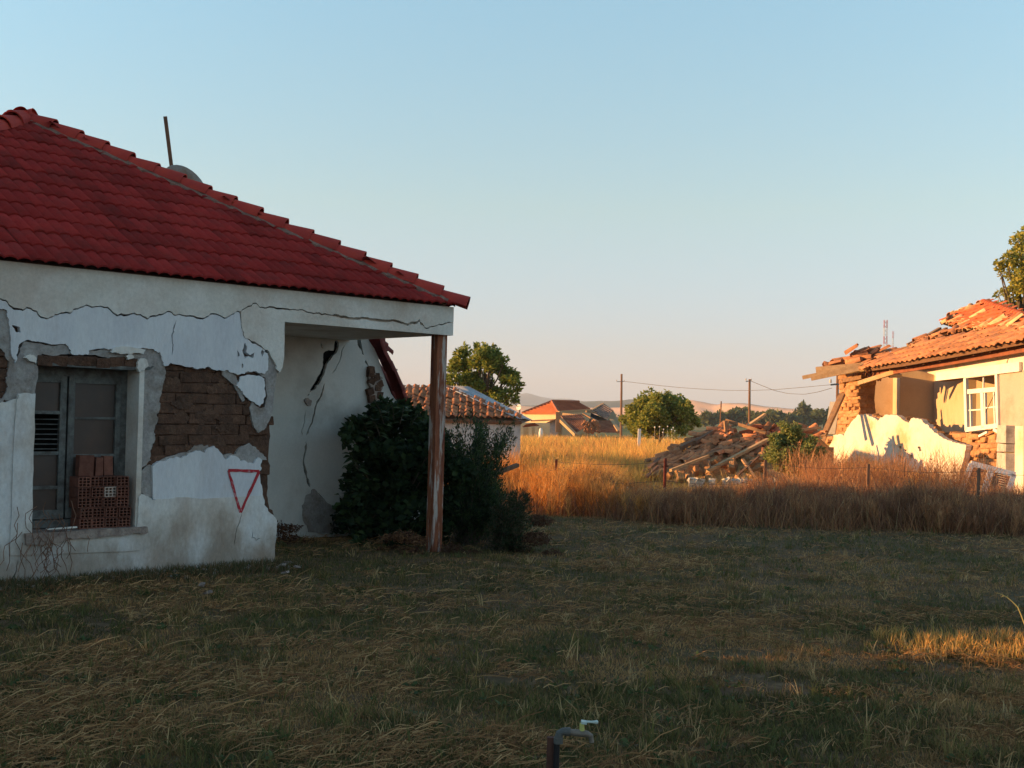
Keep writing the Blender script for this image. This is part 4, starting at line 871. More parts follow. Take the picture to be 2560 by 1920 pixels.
# far side and rear walls of the house so that it is a closed volume from the side
mb = MB(); A_, B_ = at(2128, 1050, 35.2), at(2128, 1050, 35.2) + Vector((6, 1, 0)); mb.box(Matrix.Translation((A_ + B_) / 2 + Vector((0, .3, .1))), 6.2, .3, 3.3)
mb.box(Matrix.Translation((16.2, 29, 1.6)), .3, 14, 3.4); mb.obj('outer_wall', m_wallw, rhouse)
rpiece('wall_shade_panel', [(1540, 610), (1548, 985), (1709, 985), (1709, 1500), (1900, 1500), (1900, 560), (1700, 585)], -.01, .012, M('pinkish_wall_shade', (.50, .42, .34), (.44, .38, .32), 1.2, .9, .3, 22, stain=(.34, .26, .20), sscale=1.4, sthr=.58, grain=.08), .006, 2, 4)  # pinkish overlay: shade on this wall end is put into the colour
# --- roof
gut = [(2010, 944), (2090, 932), (2160, 921), (2250, 907), (2350, 889), (2450, 870), (2560, 849), (2650, 832)]
def gY(px): # distance of the gutter line for a photo column
    r_ = ray(px, 900); k = (RP.o + RP.n * .35).dot(RP.n) / Vector((r_.x, r_.y, 0)).dot(RP.n); return r_.y * k
gp = [at(x, y, gY(x)) for x, y in gut]
mb = MB(); mb.tube(gp[1:], .085, 8); mb.obj('gutter', M('tan_gutter', (.50, .38, .20), (.42, .31, .17), 4, .6, .1, 30), rhouse, smooth=True)
mb = MB()
for i in range(2, len(gp) - 1): mb.bar(gp[i] + Vector((.12, 0, -.16)), gp[i + 1] + Vector((.12, 0, -.16)), .05, .15)
mb.obj('fascia_board', M('brown_fascia', (.26, .10, .06), (.20, .08, .05), 6, .8, .3, 30), rhouse)
mb = MB()
for i in range(2, len(gp) - 1): mb.bar(gp[i] + Vector((.20, 0, -.10)), gp[i + 1] + Vector((.20, 0, -.10)), .22, .03)
mb.obj('eave_soffit', m_polewood, rhouse)
for k in range(9):
    x = 2190 + k * 42; P = at(x, np.interp(x, [g[0] for g in gut], [g[1] for g in gut]) + 10, gY(x)); mb = MB(); mb.box(Matrix.Translation(P + Vector((-.07, 0, .03))), .02, .03, .2); mb.obj('gutter_bracket', m_polewood, rhouse)
# roof slope through the gutter, rising to the right
E0, E1 = gp[2], gp[6]
rdir = (E1 - E0).normalized(); inw = Vector((1, .165, 0)).normalized(); inw = (inw - rdir * inw.dot(rdir)).normalized(); inw.z = 0; inw.normalize()
upv = (inw * cos(radians(27)) + Vector((0, 0, 1)) * sin(radians(27)))
RS = Plane(E0 + Vector((.02, 0, .06)), rdir, (upv - rdir * upv.dot(rdir))); 
if RS.n.z < 0: print('RS flip')
def Sq(p): return [RS.uv(x, y) for x, y in p]
def inside(p, poly):
    x, y = p; c = False; n = len(poly); j = n - 1
    for i in range(n):
        xi, yi = poly[i]; xj, yj = poly[j]
        if (yi > y) != (yj > y) and x < (xj - xi) * (y - yi) / (yj - yi) + xi: c = not c
        j = i
    return c
roofA = [(2158, 921), (2152, 905), (2168, 886), (2210, 880), (2262, 877), (2285, 868), (2300, 864), (2340, 852), (2375, 846), (2440, 836), (2480, 828), (2560, 812), (2640, 800), (2640, 833), (2560, 849), (2450, 870), (2350, 889), (2250, 907)]
roofB = [(2372, 800), (2366, 794), (2400, 783), (2432, 776), (2445, 764), (2458, 758), (2470, 762), (2500, 772), (2560, 794), (2640, 822), (2640, 806), (2560, 815), (2500, 818), (2440, 826), (2400, 815)]
qa, qb = Sq(roofA), Sq(roofB)
print('roofA v', [round(q[1], 2) for q in qa], 'u', [round(q[0], 2) for q in qa]); print('roofB', [(round(q[0], 2), round(q[1], 2)) for q in qb])
tA = tile_mesh('roof_tile', m_tiletan, .25, .42, 8, .04, .03, .02, conc=False); tB = tile_mesh('roof_tile', m_tilered, .26, .50, 6, .02, .05, .03)
ca = cb = 0
for j in range(-1, 24):
    for i in range(-3, 62):
        u, s = i * .24 + .1, j * .36
        c = (u, s + .2)
        if inside(c, qa) or (j == 0 and inside((u, .12), qa)):
            jt = 1 if u > .9 else 2.2
            M_ = RS.m(u + random.gauss(0, .012) * jt, s + random.gauss(0, .015) * jt, .02 + abs(random.gauss(0, .012)) * jt, random.gauss(0, .035) * jt) @ Euler((random.gauss(0, .03) * jt, random.gauss(0, .05) * jt, 0)).to_matrix().to_4x4()
            link('roof_tile', tA, rhouse, M_); ca += 1
        elif inside(c, qb):
            link('roof_tile', tB, rhouse, RS.m(u, s, .05, random.gauss(0, .01)) @ Euler((random.gauss(0, .02), 0, 0)).to_matrix().to_4x4()); cb += 1
print('roof tiles', ca, cb)
for nm, q in (('roof_deck', qa), ('roof_deck', qb)):
    mb = MB(); mb.slab(RS, [q], -.10, -.02); mb.obj(nm, m_polewood, rhouse)
# rest of the roof behind (beyond the ridge)
apR = RS.p(*RS.uv(2458, 758)); 
mb = MB(); e1 = RS.p(*RS.uv(2640, 822)); mb.add([apR, e1, e1 + Vector((3.5, .5, -1.3)), apR + Vector((3.2, 1.5, -1.4)), apR + Vector((.3, 3.5, -1.5))], [(0, 1, 2, 3), (0, 3, 4)]); o = mb.obj('rear_roof', m_tilered, rhouse)
hb2 = barrel_mesh('ridge_tile', m_tilered, .11, .42, .85, 7)
hd = (e1 - apR).normalized()
for k in range(18):
    P = apR + hd * (k * .36); side = hd.cross(Vector((0, 0, 1))).normalized(); up = side.cross(hd)
    link('ridge_tile', hb2, rhouse, Matrix.Translation(P + hd * .36 + up * .02) @ Matrix((-side, -hd, up)).transposed().to_4x4())
# bleached heap of slipped tiles along the break
bt = [barrel_mesh('slipped_tile', M('bleached_tile', (.58, .42, .22), (.48, .32, .17), 6, .9, .5, 40, rnd=.25, stain=(.34, .17, .08), sscale=6, sthr=.6), .10, .42, .8, 7), barrel_mesh('slipped_tile', m_tiletan, .10, .40, .8, 7)]
def strew(name, meshes, n, fpx, Yf, parent, tilt=.35, yaw=None, lift=0.0):
    for _ in range(n):
        x, y = fpx(); P = at(x, y, Yf(x, y)) + Vector((0, 0, random.uniform(0, lift)))
        M_ = Matrix.Translation(P) @ Euler((random.gauss(.1, tilt), random.gauss(0, tilt), (random.gauss(yaw[0], yaw[1]) if yaw else random.uniform(0, 6.3)))).to_matrix().to_4x4()
        link(name, random.choice(meshes), parent, M_)
def onRS(x, y): return (lambda q: RS.p(*q).y)(RS.uv(x, y)) - .15
def seg(pts, sp):
    L = [(a, b) for a, b in zip(pts, pts[1:])]
    def f():
        a, b = random.choice(L); t = random.random(); return a[0] + (b[0] - a[0]) * t + random.gauss(0, sp * .5), a[1] + (b[1] - a[1]) * t + random.gauss(0, sp)
    return f
strew('slipped_tile', bt[:1], 44, seg([(2360, 806), (2385, 808), (2410, 812), (2440, 820), (2470, 822)], 6), onRS, rhouse, .3, (-1.5, .35))
strew('slipped_tile', bt, 40, seg([(2440, 822), (2480, 816), (2520, 816), (2560, 832), (2600, 838)], 6), onRS, rhouse, .35, (-1.5, .5))
strew('slipped_tile', bt, 22, seg([(2375, 790), (2405, 780), (2440, 768), (2456, 760)], 3), onRS, rhouse, .3, (-1.2, .4))
strew('slipped_tile', bt[1:], 34, seg([(2108, 893), (2150, 886), (2170, 880), (2150, 900), (2110, 905)], 5), lambda x, y: 32.0, rhouse, .3, (-1.5, .4))
strew('slipped_tile', bt[1:], 30, seg([(2275, 866), (2310, 848), (2345, 842), (2375, 832), (2400, 826)], 4), onRS, rhouse, .3, (-1.3, .4))
strew('slipped_tile', bt[1:], 14, seg([(2050, 916), (2080, 912), (2110, 904)], 3), lambda x, y: 32.4, rhouse, .25, (-1.5, .4))
strew('slipped_tile', bt[1:], 12, seg([(2155, 935), (2200, 930), (2230, 925)], 4), lambda x, y: 31.4, rhouse, .3, (-1.5, .4))
# loose rafters, planks in the roof gap
def plank(name, p0, Y0, p1, Y1, w, h, mat, parent=None, jit=.008):
    mb = MB(); mb.bar(at(*p0, Y0), at(*p1, Y1), w, h, jit=jit); return mb.obj(name, mat, parent)
for k, (a, b, w) in enumerate((((2275, 866), (2350, 822), .09), ((2290, 868), (2366, 822), .09), ((2310, 868), (2376, 832), .07), ((2268, 862), (2330, 834), .06), ((2255, 873), (2300, 862), .05), ((2322, 866), (2400, 838), .06))):
    plank('rafter', a, onRS(*a) + .1, b, onRS(*b) + .6, w, .08, m_wood, rhouse)
plank('rafter', (2369, 793), 32, (2432, 773), 33, .05, .08, m_polewood, rhouse); plank('rafter', (2366, 799), 32, (2395, 791), 32.4, .05, .06, m_polewood, rhouse)
tag(plank('eave_plank', (2006, 944), 31.6, (2150, 914), 31.2, .14, .10, m_palewood), 'long pale plank end jutting furthest left under the broken eave', 'plank')
tag(plank('eave_plank', (2040, 926), 32.0, (2160, 914), 31.6, .1, .17, m_palewood), 'short thick pale plank above the long one at the broken eave', 'plank')
tag(plank('eave_plank', (2028, 948), 31.4, (2200, 912), 30.9, .06, .09, m_palewood), 'thin pale batten crossing the long plank at the eave', 'plank')
tag(plank('broken_beam', (2148, 958), 31.0, (2254, 925), 30.0, .12, .10, m_palewood), 'orange broken beam sloping down inside the wall gap', 'beam')
tag(plank('hanging_board', (2232, 936), 31.5, (2240, 940), 31.2, .3, .10, m_white), 'white block wedged under the eave over the beam', 'board')
tag(plank('leaning_plank', (2046, 1182), 30.5, (2062, 1092), 31, .07, .05, m_wood), 'thin plank standing below the torn adobe end', 'plank')
tag(plank('leaning_plank', (2058, 1092), 31.2, (2106, 985), 32, .15, .08, m_wood), 'brown plank leaning on the torn adobe pillar', 'plank')
tag(plank('door_panel', (2075, 1086), 31.6, (2088, 1005), 32, .26, .04, M('grey_panel', (.50, .48, .42), (.44, .42, .37), 4, .8, .2)), 'pale narrow panel upright behind the leaning plank', 'panel')
# shutter leaning on the rubble
SQ = Plane(at(2480, 1200, 23.6), (1, -.12, 0), (0, .25, 1)); sh = thing('louvred_shutter', SQ.o + Vector((0, 0, -.9)), 'flaking white louvred shutter leaning tilted below the window', 'shutter')
def sbar(nm, p0, p1, wd, mat, w=0):
    a, b = SQ.uv(*CX(p0), w), SQ.uv(*CX(p1), w); m = MB(); m.bar(SQ.p(*a, w), SQ.p(*b, w), .05 if nm != 'slat' else .02, wd, up=SQ.n.cross((SQ.p(*b) - SQ.p(*a)).normalized())); return m.obj(nm, mat, sh)
m_flake = M('flaking_blue_white', (.62, .64, .66), (.5, .52, .55), 9, .8, .3, 40, stain=(.20, .14, .10), sscale=7, sthr=.62, swid=.03)
sbar('frame', (1340, 1260), (1655, 1332), .11, m_flake); sbar('frame', (1345, 1262), (1262, 1450), .10, m_flake); sbar('frame', (1645, 1330), (1572, 1520), .10, m_flake); sbar('frame', (1485, 1300), (1410, 1490), .12, m_flake)
m_slat = M('brown_slats', (.22, .10, .07), (.28, .14, .10), 9, .8, .2)
for k in range(12):
    f = (k + .5) / 12; 
    for (a0, a1, b0, b1) in (((1350, 1268), (1272, 1450), (1478, 1302), (1402, 1490)), ((1492, 1304), (1418, 1490), (1640, 1336), (1566, 1520))):
        sbar('slat', (a0[0] + (a1[0] - a0[0]) * f, a0[1] + (a1[1] - a0[1]) * f), (b0[0] + (b1[0] - b0[0]) * f, b0[1] + (b1[1] - b0[1]) * f), .035, m_slat, -.01)
# ---------------------------------------------------------------- heap of the fallen house
random.seed(33)
CY = lambda p: (1560 + p[0] / 3.95, 920 + p[1] / 3.95)
heap = thing('collapsed_roof_heap', at(1840, 1180, 28.5) * 1, 'heap of slipped red tiles and adobe from a fallen house', 'rubble heap')
topl = [(1615, 1192), (1640, 1155), (1665, 1140), (1700, 1125), (1740, 1100), (1780, 1078), (1800, 1072), (1850, 1070), (1900, 1068), (1950, 1066), (1990, 1072), (2040, 1075), (2075, 1110)]
hx = [p[0] for p in topl]; hy = [p[1] for p in topl]
V = []; F = []; N = 90; Rr = 16
for j in range(Rr):
    for i in range(N):
        px = 1600 + (2085 - 1600) * i / (N - 1); f = j / (Rr - 1); Y = 27.0 + 3.2 * f; top = at(px, np.interp(px, hx, hy) + 6, 30.2).z
        x = ray(px, 1100).x / ray(px, 1100).y * Y; h = (top + .12) * f ** .75 - .12 + .10 * noise.noise(Vector((x * 1.6, Y * 1.6, 2))) * (f > .05)
        V.append((x, Y, h * .97))
for i in range(N): V.append((V[(Rr - 1) * N + i][0] + .3, 32.5, -.1))
F = [(j * N + i, j * N + i + 1, (j + 1) * N + i + 1, (j + 1) * N + i) for j in range(Rr) for i in range(N - 1)]
link('adobe_mound', mesh_from('adobe_mound', V, F, M('crumbled_adobe', (.50, .27, .11), (.60, .36, .16), 3, .97, 1, 14, stain=(.16, .08, .04), sscale=2.5, sthr=.56, grain=.3, bdist=.05), True), heap, Matrix())
VV = np.array(V[:N * Rr]).reshape(Rr, N, 3)
def mound(px, f):
    i = (px - 1600) / 485 * (N - 1); j = f * (Rr - 1); i0, j0 = int(np.clip(i, 0, N - 2)), int(np.clip(j, 0, Rr - 2)); a, b = i - i0, j - j0
    return Vector(((1 - a) * (1 - b) * VV[j0, i0] + a * (1 - b) * VV[j0, i0 + 1] + (1 - a) * b * VV[j0 + 1, i0] + a * b * VV[j0 + 1, i0 + 1]))
m_heap = M('slipped_red_tile', (.56, .24, .11), (.48, .18, .08), 8, .9, .5, 40, rnd=.35, stain=(.30, .14, .08), sscale=5, sthr=.6, grain=.2)
ht = [barrel_mesh('tile', m_heap, .085, .34, .8, 6), tile_mesh('tile', m_tiletan, .21, .36, 6, .05, .04, .03), tile_mesh('tile', m_tilered, .25, .44, 6, .05, .04, .03)]
n = 0
while n < 300:
    px = random.uniform(1640, 2050); f = random.uniform(.30, 1.02)
    lo = np.interp(px, [1640, 1760, 1920, 2050], [.38, .34, .42, .50])
    if f < lo: continue
    P = mound(px, min(f, 1)) + Vector((0, 0, .06 + random.uniform(0, .08)))
    red = 1880 < px < 1990 and f > .9
    M_ = Matrix.Translation(P) @ Euler((random.gauss(.25, .15), random.gauss(-.42, .2), 0)).to_matrix().to_4x4() @ Matrix.Rotation(random.gauss(1.2, .35) if random.random() < .7 else random.uniform(0, 6), 4, 'Z')
    link('tile', ht[2] if red else random.choice(ht[:2] + ht[:1]), heap, M_); n += 1
cl_ = []
for k in range(60):
    px = random.uniform(1660, 2060); P = mound(px, random.uniform(.05, .45)); b_ = MB()
    s = random.uniform(.7, 1.3); link('adobe_lump', random.choice(abm), heap, Matrix.Translation(P + Vector((0, 0, .03))) @ Euler((random.gauss(0, .4), random.gauss(0, .4), random.uniform(0, 3))).to_matrix().to_4x4() @ Matrix.Scale(s, 4))
# timbers of the heap
def hb_(p0, f0, p1, f1, w, h, mat, label, conv=True):
    a, b = (CY(p0), CY(p1)); Ya, Yb_ = 27 + 3.2 * f0 - .35, 27 + 3.2 * f1 - .35; mb = MB(); mb.bar(at(*a, Ya), at(*b, Yb_), w * .72, h * .72, jit=.008); tag(mb.obj('timber', mat), label, 'timber')
hb_((1220, 575), .95, (1392, 455), 1.0, .16, .07, m_palewood, 'bright board pointing up right from the top of the tile heap')
hb_((1005, 515), 1.0, (1405, 640), .8, .09, .10, m_wood, 'rafter sloping down right across the heap top')
hb_((1005, 520), .95, (1012, 650), .95, .22, .12, m_wood, 'short upright post stub on the heap top')
hb_((830, 1015), .25, (1420, 705), .75, .13, .10, m_palewood, 'longest pale rafter running diagonally down the heap front')
hb_((600, 925), .4, (1290, 715), .8, .10, .09, m_wood, 'rafter across the heap above the longest pale one')
hb_((460, 1010), .15, (830, 870), .4, .10, .09, m_palewood, 'pale rafter at the lower left of the heap')
hb_((560, 790), .8, (740, 705), .9, .14, .12, m_polewood, 'dark beam at the upper left edge of the heap')
hb_((700, 735), .85, (890, 620), 1.0, .15, .12, m_polewood, 'dark beam rising to the heap top on the left')
hb_((1170, 905), .35, (1320, 1115), 0.05, .08, .07, m_wood, 'narrow stick leaning down to the white stones')
hb_((1120, 1060), .1, (1380, 830), .5, .06, .05, m_polewood, 'dark thin rafter under the longest pale one')
hb_((225, 1075), .05, (330, 975), .3, .08, .08, m_polewood, 'dark board at the left foot of the heap')
hb_((250, 985), .3, (350, 890), .5, .12, .04, m_polewood, 'grey board flat on the left end of the heap')
hb_((1700, 615), .95, (1940, 590), 1.0, .10, .08, m_palewood, 'pale board behind the green shrub on the heap')
hb_((830, 905), .35, (850, 980), .2, .05, .05, m_wood, 'short stick hanging at the heap front')
# row of white stones
for k in range(16):
    px = [1728, 1740, 1752, 1780, 1812, 1820, 1828, 1838, 1846, 1854, 1862, 1876, 1884, 1915, 1925, 1935][k]; P = at(px, 1205 + random.uniform(-3, 3), 26.2); P.z = max(.25, P.z); mb = MB()
    mb.box(Matrix.Translation(P) @ Euler((.3, .2, k)).to_matrix().to_4x4(), .12, .10, .09, .03); mb.box(Matrix.Translation((P.x, P.y, P.z / 2)), .1, .1, P.z, .01)
    tag(mb.obj('white_stone', M('white_stone', (.62, .56, .46), None, 9, .9, .3) if k == 0 else bpy.data.materials['white_stone']), ['leftmost white stone, apart from the row', 'white stone second from the left end', 'white stone closing the left trio', 'lone white stone before the thin stick', 'left stone of the central white cluster', 'second stone of the central white cluster', 'third stone of the central white cluster', 'fourth stone of the central white cluster', 'middle stone of the central white cluster', 'stone just right of the cluster middle', 'stone under the narrow leaning stick', 'right stone of the central white cluster', 'last stone before the gap in the row', 'first white stone right of the gap', 'second white stone right of the gap', 'rightmost white stone near the green shrub'][k], 'stone', 'white stones at the foot of the heap')

# ---------------------------------------------------------------- trees and shrubs further off
random.seed(5)
YT = 44
cl = ellipse_clusters(1206, 942, 84, 54, 26, 17, YT, 1.0, 3) + px_clusters([(1125, 930, 9), (1135, 905, 8), (1160, 872, 8), (1193, 868, 7), (1213, 866, 7), (1232, 870, 6), (1262, 900, 8), (1285, 935, 8), (1302, 962, 6), (1290, 1000, 9), (1268, 1006, 8), (1120, 955, 9), (1116, 975, 8), (1200, 905, 12)], YT, .8, zs=1.4) + px_clusters([(1150, 890, 16), (1165, 880, 12), (1200, 884, 14), (1215, 876, 10), (1240, 885, 12), (1140, 915, 18), (1255, 925, 16), (1280, 955, 14), (1292, 972, 10), (1270, 985, 14), (1180, 985, 20), (1135, 950, 18), (1240, 995, 14)], YT, .8)
tree('leafy_tree', 'round leafy tree half sunlit behind the shed roof', 'tree', (at(1215, 1000, YT).x, YT, -.2), cl, 11000, .15, G_OLIVE, .14, limb=.04, seed=2)
YR = 62
cl = ellipse_clusters(1652, 1035, 78, 38, 40, 18, YR, 1.8, 6) + px_clusters([(x, 992 + abs(x - 1640) * .22 + random.uniform(-5, 5), 7) for x in range(1590, 1720, 8)] + [(1608, 1012, 14), (1596, 1022, 12), (1620, 1022, 14), (1575, 1060, 14), (1600, 1068, 14), (1640, 1072, 14), (1690, 1070, 14), (1725, 1062, 12), (1735, 1045, 10), (1560, 1050, 10), (1590, 1080, 12), (1620, 1082, 12), (1650, 1084, 12), (1680, 1082, 12), (1710, 1076, 12), (1610, 985, 6), (1625, 978, 6), (1668, 984, 6), (1700, 992, 6), (1745, 1060, 8), (1720, 1010, 7)], YR, 1.4, zs=1.3)
tree('round_shrub_tree', 'dense round green shrub with sunlit left side in the golden field', 'tree', (at(1650, 1080, YR).x, YR, gz(10, 62) - .1), cl, 17000, .18, [(.22, .26, .05), (.28, .30, .06), (.16, .21, .045), (.34, .33, .08)], .12, limb=.03, seed=8)
YS = 26.2
cl = ellipse_clusters(1985, 1125, 62, 52, 34, 15, YS, .5, 12) + px_clusters([(1955, 1062, 9), (1965, 1070, 12), (1978, 1078, 12), (1945, 1100, 12), (1935, 1140, 14), (2030, 1100, 12), (2050, 1130, 14), (2045, 1160, 14), (1990, 1172, 18), (1950, 1165, 16)], YS, .3)
tree('green_shrub', 'grey green shrub growing between the tile heap and the fallen slab', 'shrub', (at(1985, 1200, YS).x, YS, 0), cl, 12000, .075, [(.20, .26, .08), (.26, .30, .10), (.15, .20, .07), (.32, .32, .11)], .04, ('stem', 'foliage'), limb=.012, seed=4)
YG = 38
cl = px_clusters([(2545, 600, 18), (2555, 640, 30), (2520, 650, 18), (2500, 668, 12), (2495, 655, 8), (2530, 680, 22), (2560, 700, 34), (2510, 730, 12), (2530, 735, 20), (2495, 735, 8), (2520, 765, 14), (2555, 770, 26), (2550, 590, 12), (2590, 640, 50), (2620, 720, 60), (2590, 790, 40), (2545, 715, 20), (2580, 580, 24), (2503, 690, 6), (2498, 760, 8)], YG, .9)
tree('tall_tree', 'tall sunlit tree cut by the right edge behind the broken roof', 'tree', (at(2620, 1100, YG).x, YG, 0), cl, 6500, .13, [(.34, .33, .06), (.26, .28, .05), (.40, .36, .08)], .2, limb=.05, seed=14, aspect=.6)
# far belt of trees
random.seed(8)
belt = [(1762, 1040, 18), (1785, 1036, 20), (1812, 1040, 16), (1832, 1034, 18), (1858, 1032, 22), (1886, 1036, 18), (1912, 1038, 20), (1936, 1034, 22), (1962, 1042, 16), (1985, 1044, 16), (2003, 1020, 14), (2006, 1040, 20), (2028, 1036, 18), (2044, 1040, 16), (2062, 1032, 24), (2085, 1030, 20), (1735, 1046, 12), (1480, 1048, 10), (1330, 1044, 12)]
fl = ['far rounded tree in the belt under the hills', ]
where = ['just right of the round shrub', 'left of the thin dark post', 'right of the thin dark post', 'under the sagging wires', 'left of the taller wooden pole', 'just left of the wooden pole foot', 'right of the wooden pole', 'above the bright board', 'right of the bright board', 'behind the tile heap', 'tallest crown by the torn house', 'low beside the tallest crown', 'second from the torn house', 'next to the leaning plank', 'behind the torn eave', 'behind the adobe pillar', 'at the edge of the round shrub', 'behind the far red roof', 'beside the white dish']
for k, (x, y, r) in enumerate(belt):
    Y = 400 + random.uniform(-25, 25); b = at(x, 1062, Y); cl = ellipse_clusters(x, y + 8, r, r * (.5 if k != 10 else 1.1), 8, r * .38, Y, 3, k)
    zb = -1.0; tree('distant_tree', f'hazy dark green distant tree {where[k]}', 'tree', (b.x, Y, zb), cl, 700, 1.5, [(.13, .16, .06), (.16, .18, .07), (.09, .12, .05)], .35, limb=.1, seed=k, group='far belt of trees under the hills', nmax=4)
R = np.random.default_rng(2)                            # continuous low hedge line below the crowns
c = [tuple(at(x, 1051 + random.uniform(-2, 2), 430)) for x in range(1700, 2140, 9)] + [tuple(at(x, 1047, 600)) for x in range(900, 1700, 12)] + [tuple(at(x, 1050, 600)) for x in range(2140, 2900, 14)]
V, T, C = leaf_cloud(c, [(5, 5, 1.6)] * len(c), 6000, 1.8, [(.14, .16, .07), (.17, .17, .07)], R)
o = link('far_woodland', mesh_np('far_woodland', V, T, m_attrleaf, C), kind='stuff'); o['label'] = 'low dark green scrub line at the foot of the hills'; o['category'] = 'woodland'

# ---------------------------------------------------------------- far farm buildings
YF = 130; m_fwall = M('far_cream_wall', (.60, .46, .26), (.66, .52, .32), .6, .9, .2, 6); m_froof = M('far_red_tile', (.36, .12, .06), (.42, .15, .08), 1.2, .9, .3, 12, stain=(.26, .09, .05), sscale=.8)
def roofquad(name, P, rows, mat, parent, thick=.12, along='v'):
    """quad p0 p1 (eave) p2 p3 (ridge) with stepped tile courses"""
    P = [Vector(p) for p in P]; nrm = (P[1] - P[0]).cross(P[3] - P[0]).normalized(); nrm = nrm if nrm.z > 0 else -nrm; mb = MB()
    for k in range(rows):
        a, b = k / rows, (k + 1) / rows; A_, B_ = P[0].lerp(P[3], a), P[1].lerp(P[2], a); C_, D_ = P[1].lerp(P[2], b), P[0].lerp(P[3], b); up = nrm * .14
        mb.add([A_ + up, B_ + up, C_, D_, A_, B_], [(0, 1, 2, 3), (4, 5, 1, 0)])
    o = link(name, mb.mesh(name, mat), parent, Matrix()); return o
C5 = lambda p: (1060 + p[0] / 3.95, 840 + p[1] / 3.95)
fh = thing('far_farmhouse', at(1395, 1075, YF), 'distant cream farmhouse with red hipped tile roof', 'house')
apx_ = at(*C5((1262, 655)), YF + 4); rg2 = at(*C5((1530, 662)), YF + 7); el = at(*C5((965, 768)), YF + 3); ec = at(*C5((1330, 772)), YF - 1); er = at(*C5((1640, 720)), YF + 6)
roofquad('roof', [el, ec, apx_, apx_], 9, M('far_tile_sun_tint', (.46, .16, .07), (.40, .13, .06), 1, .9, .3, 12), fh); roofquad('roof', [ec, er, rg2, apx_], 9, m_froof, fh)  # left slope gets a brighter copy, sunlight put into the tile colour
mb = MB(); mb.tube([ec + Vector((0, 0, .15)), apx_ + Vector((0, 0, .15))], .16, 5); mb.tube([apx_ + Vector((0, 0, .15)), rg2 + Vector((0, 0, .15))], .16, 5); mb.tube([el + Vector((0, 0, .1)), apx_ + Vector((0, 0, .15))], .14, 5); mb.obj('ridge', m_froof, fh)
mb = MB()
for a, b in ((el, ec), (ec, er)):
    a2, b2 = a + Vector((.25, .4, 0)), b + Vector((.1, .4, 0)); d = b2 - a2; mid = (a2 + b2) / 2; mb.box(Matrix.Translation((mid.x, mid.y, 0.35)) @ Matrix.Rotation(math.atan2(d.y, d.x), 4, 'Z'), Vector((d.x, d.y, 0)).length, .3, 2 * (mid.z - .35))
mb.obj('wall', m_fwall, fh)
mb = MB(); a, b = at(*C5((1060, 838)), YF), at(*C5((1320, 826)), YF - 1.5); mb.bar(a, b, .3, .15); mb.obj('band', m_polewood, fh)
sh2 = thing('far_annexe', at(1365, 1075, YF - 4), 'small grey gabled annexe in front of the cream farmhouse', 'annexe')
PLN = Plane((0, YF - 4, 0), (1, 0, 0), (0, 0, 1)); g = [PLN.uv(*C5(p)) for p in ((1175, 960), (1175, 890), (1320, 820), (1325, 960))]; g[0] = (g[0][0], -1.2); g[3] = (g[3][0], -1.2)
mb = MB(); mb.slab(PLN, [g], -4, 0); mb.obj('wall', M('far_grey_wall', (.46, .45, .44), None, 2, .9, .1), sh2); mb = MB(); mb.bar(PLN.p(g[1][0] - .2, g[1][1] + .05, .1), PLN.p(g[2][0], g[2][1] + .05, .1), .3, .15); mb.obj('roof_edge', m_wood, sh2)
mb = MB(); mb.bar(at(*C5((1325, 950)), YF - 5), at(*C5((1325, 750)), YF - 5), .5, .5); tag(mb.obj('brick_pier', m_wood), 'tall narrow pier between the grey annexe and fallen roofs', 'pier')
mb = MB(); R = random.Random(2); P = at(1352, 1076, 95)
for k in range(1): mb.tube([P - Vector((0, 0, .8)), P - Vector((0, 0, .2)), P + Vector((0, 0, .12)), P + Vector((0, 0, .2))], [.12, .17, .12, .03], 10)
tag(mb.obj('hay_sack', m_white, smooth=True), 'pale rounded sack in front of the cream farmhouse', 'sack')
fr = thing('far_fallen_roofs', at(1470, 1075, YF - 6), 'collapsed brown tiled roofs lying before the farmhouse', 'ruined roof')
def fq(*ps): return [at(*C5((p[0], p[1])), YF + p[2]) for p in ps]
m_fbrown = M('far_brown_tile', (.30, .14, .09), (.38, .20, .13), 1.5, .9, .4, 12, stain=(.2, .09, .06), sscale=1.2)
roofquad('roof', fq((1510, 960, -8), (1345, 790, -4), (1560, 775, -3), (1640, 880, -7)), 12, m_fbrown, fr)
roofquad('roof', fq((1640, 740, 0), (1810, 830, -2), (1870, 730, 1), (1765, 670, 3)), 7, M('far_striped', (.22, .15, .13), (.36, .26, .20), 2, .8, .2), fr)
roofquad('roof', fq((1660, 950, -8), (1930, 955, -8), (1850, 835, -4), (1650, 840, -4)), 11, m_fbrown, fr)
for a, b, w in (((1330, 755, -2), (1640, 735, 0), .3), ((1345, 830, -5), (1500, 980, -9), .3), ((1850, 835, -4), (1925, 950, -8), .35), ((1370, 770, -2), (1540, 790, -3), .25), ((1570, 770, -3), (1720, 850, -6), .2), ((1600, 745, -2), (1700, 760, -1), .2), ((1650, 740, 0), (1770, 672, 3), .25), ((1765, 672, 3), (1860, 740, 1), .2)):
    mb = MB(); p = fq(a, b); mb.bar(p[0], p[1], w, w); mb.obj('rafter', m_palewood if w > .24 else m_wood, fr)
mb = MB(); 
for _ in range(26): p = fq((random.uniform(1560, 1720), random.uniform(850, 950), -8.5))[0]; mb.box(Matrix.Translation(p) @ Euler((random.random(), random.random(), random.random())).to_matrix().to_4x4(), .6, .3, .25, .05)
mb.obj('rubble', m_tiletan, fr, kind='stuff')
mb = MB(); p = fq((1650, 760, 1), (1800, 820, -1), (1830, 950, -5), (1600, 950, -5)); mb.add(p, [(0, 1, 2, 3)]); mb.obj('dark_fill_sheet', m_dark, fr)  # near-black sheet in place of the shaded hollow under the roofs
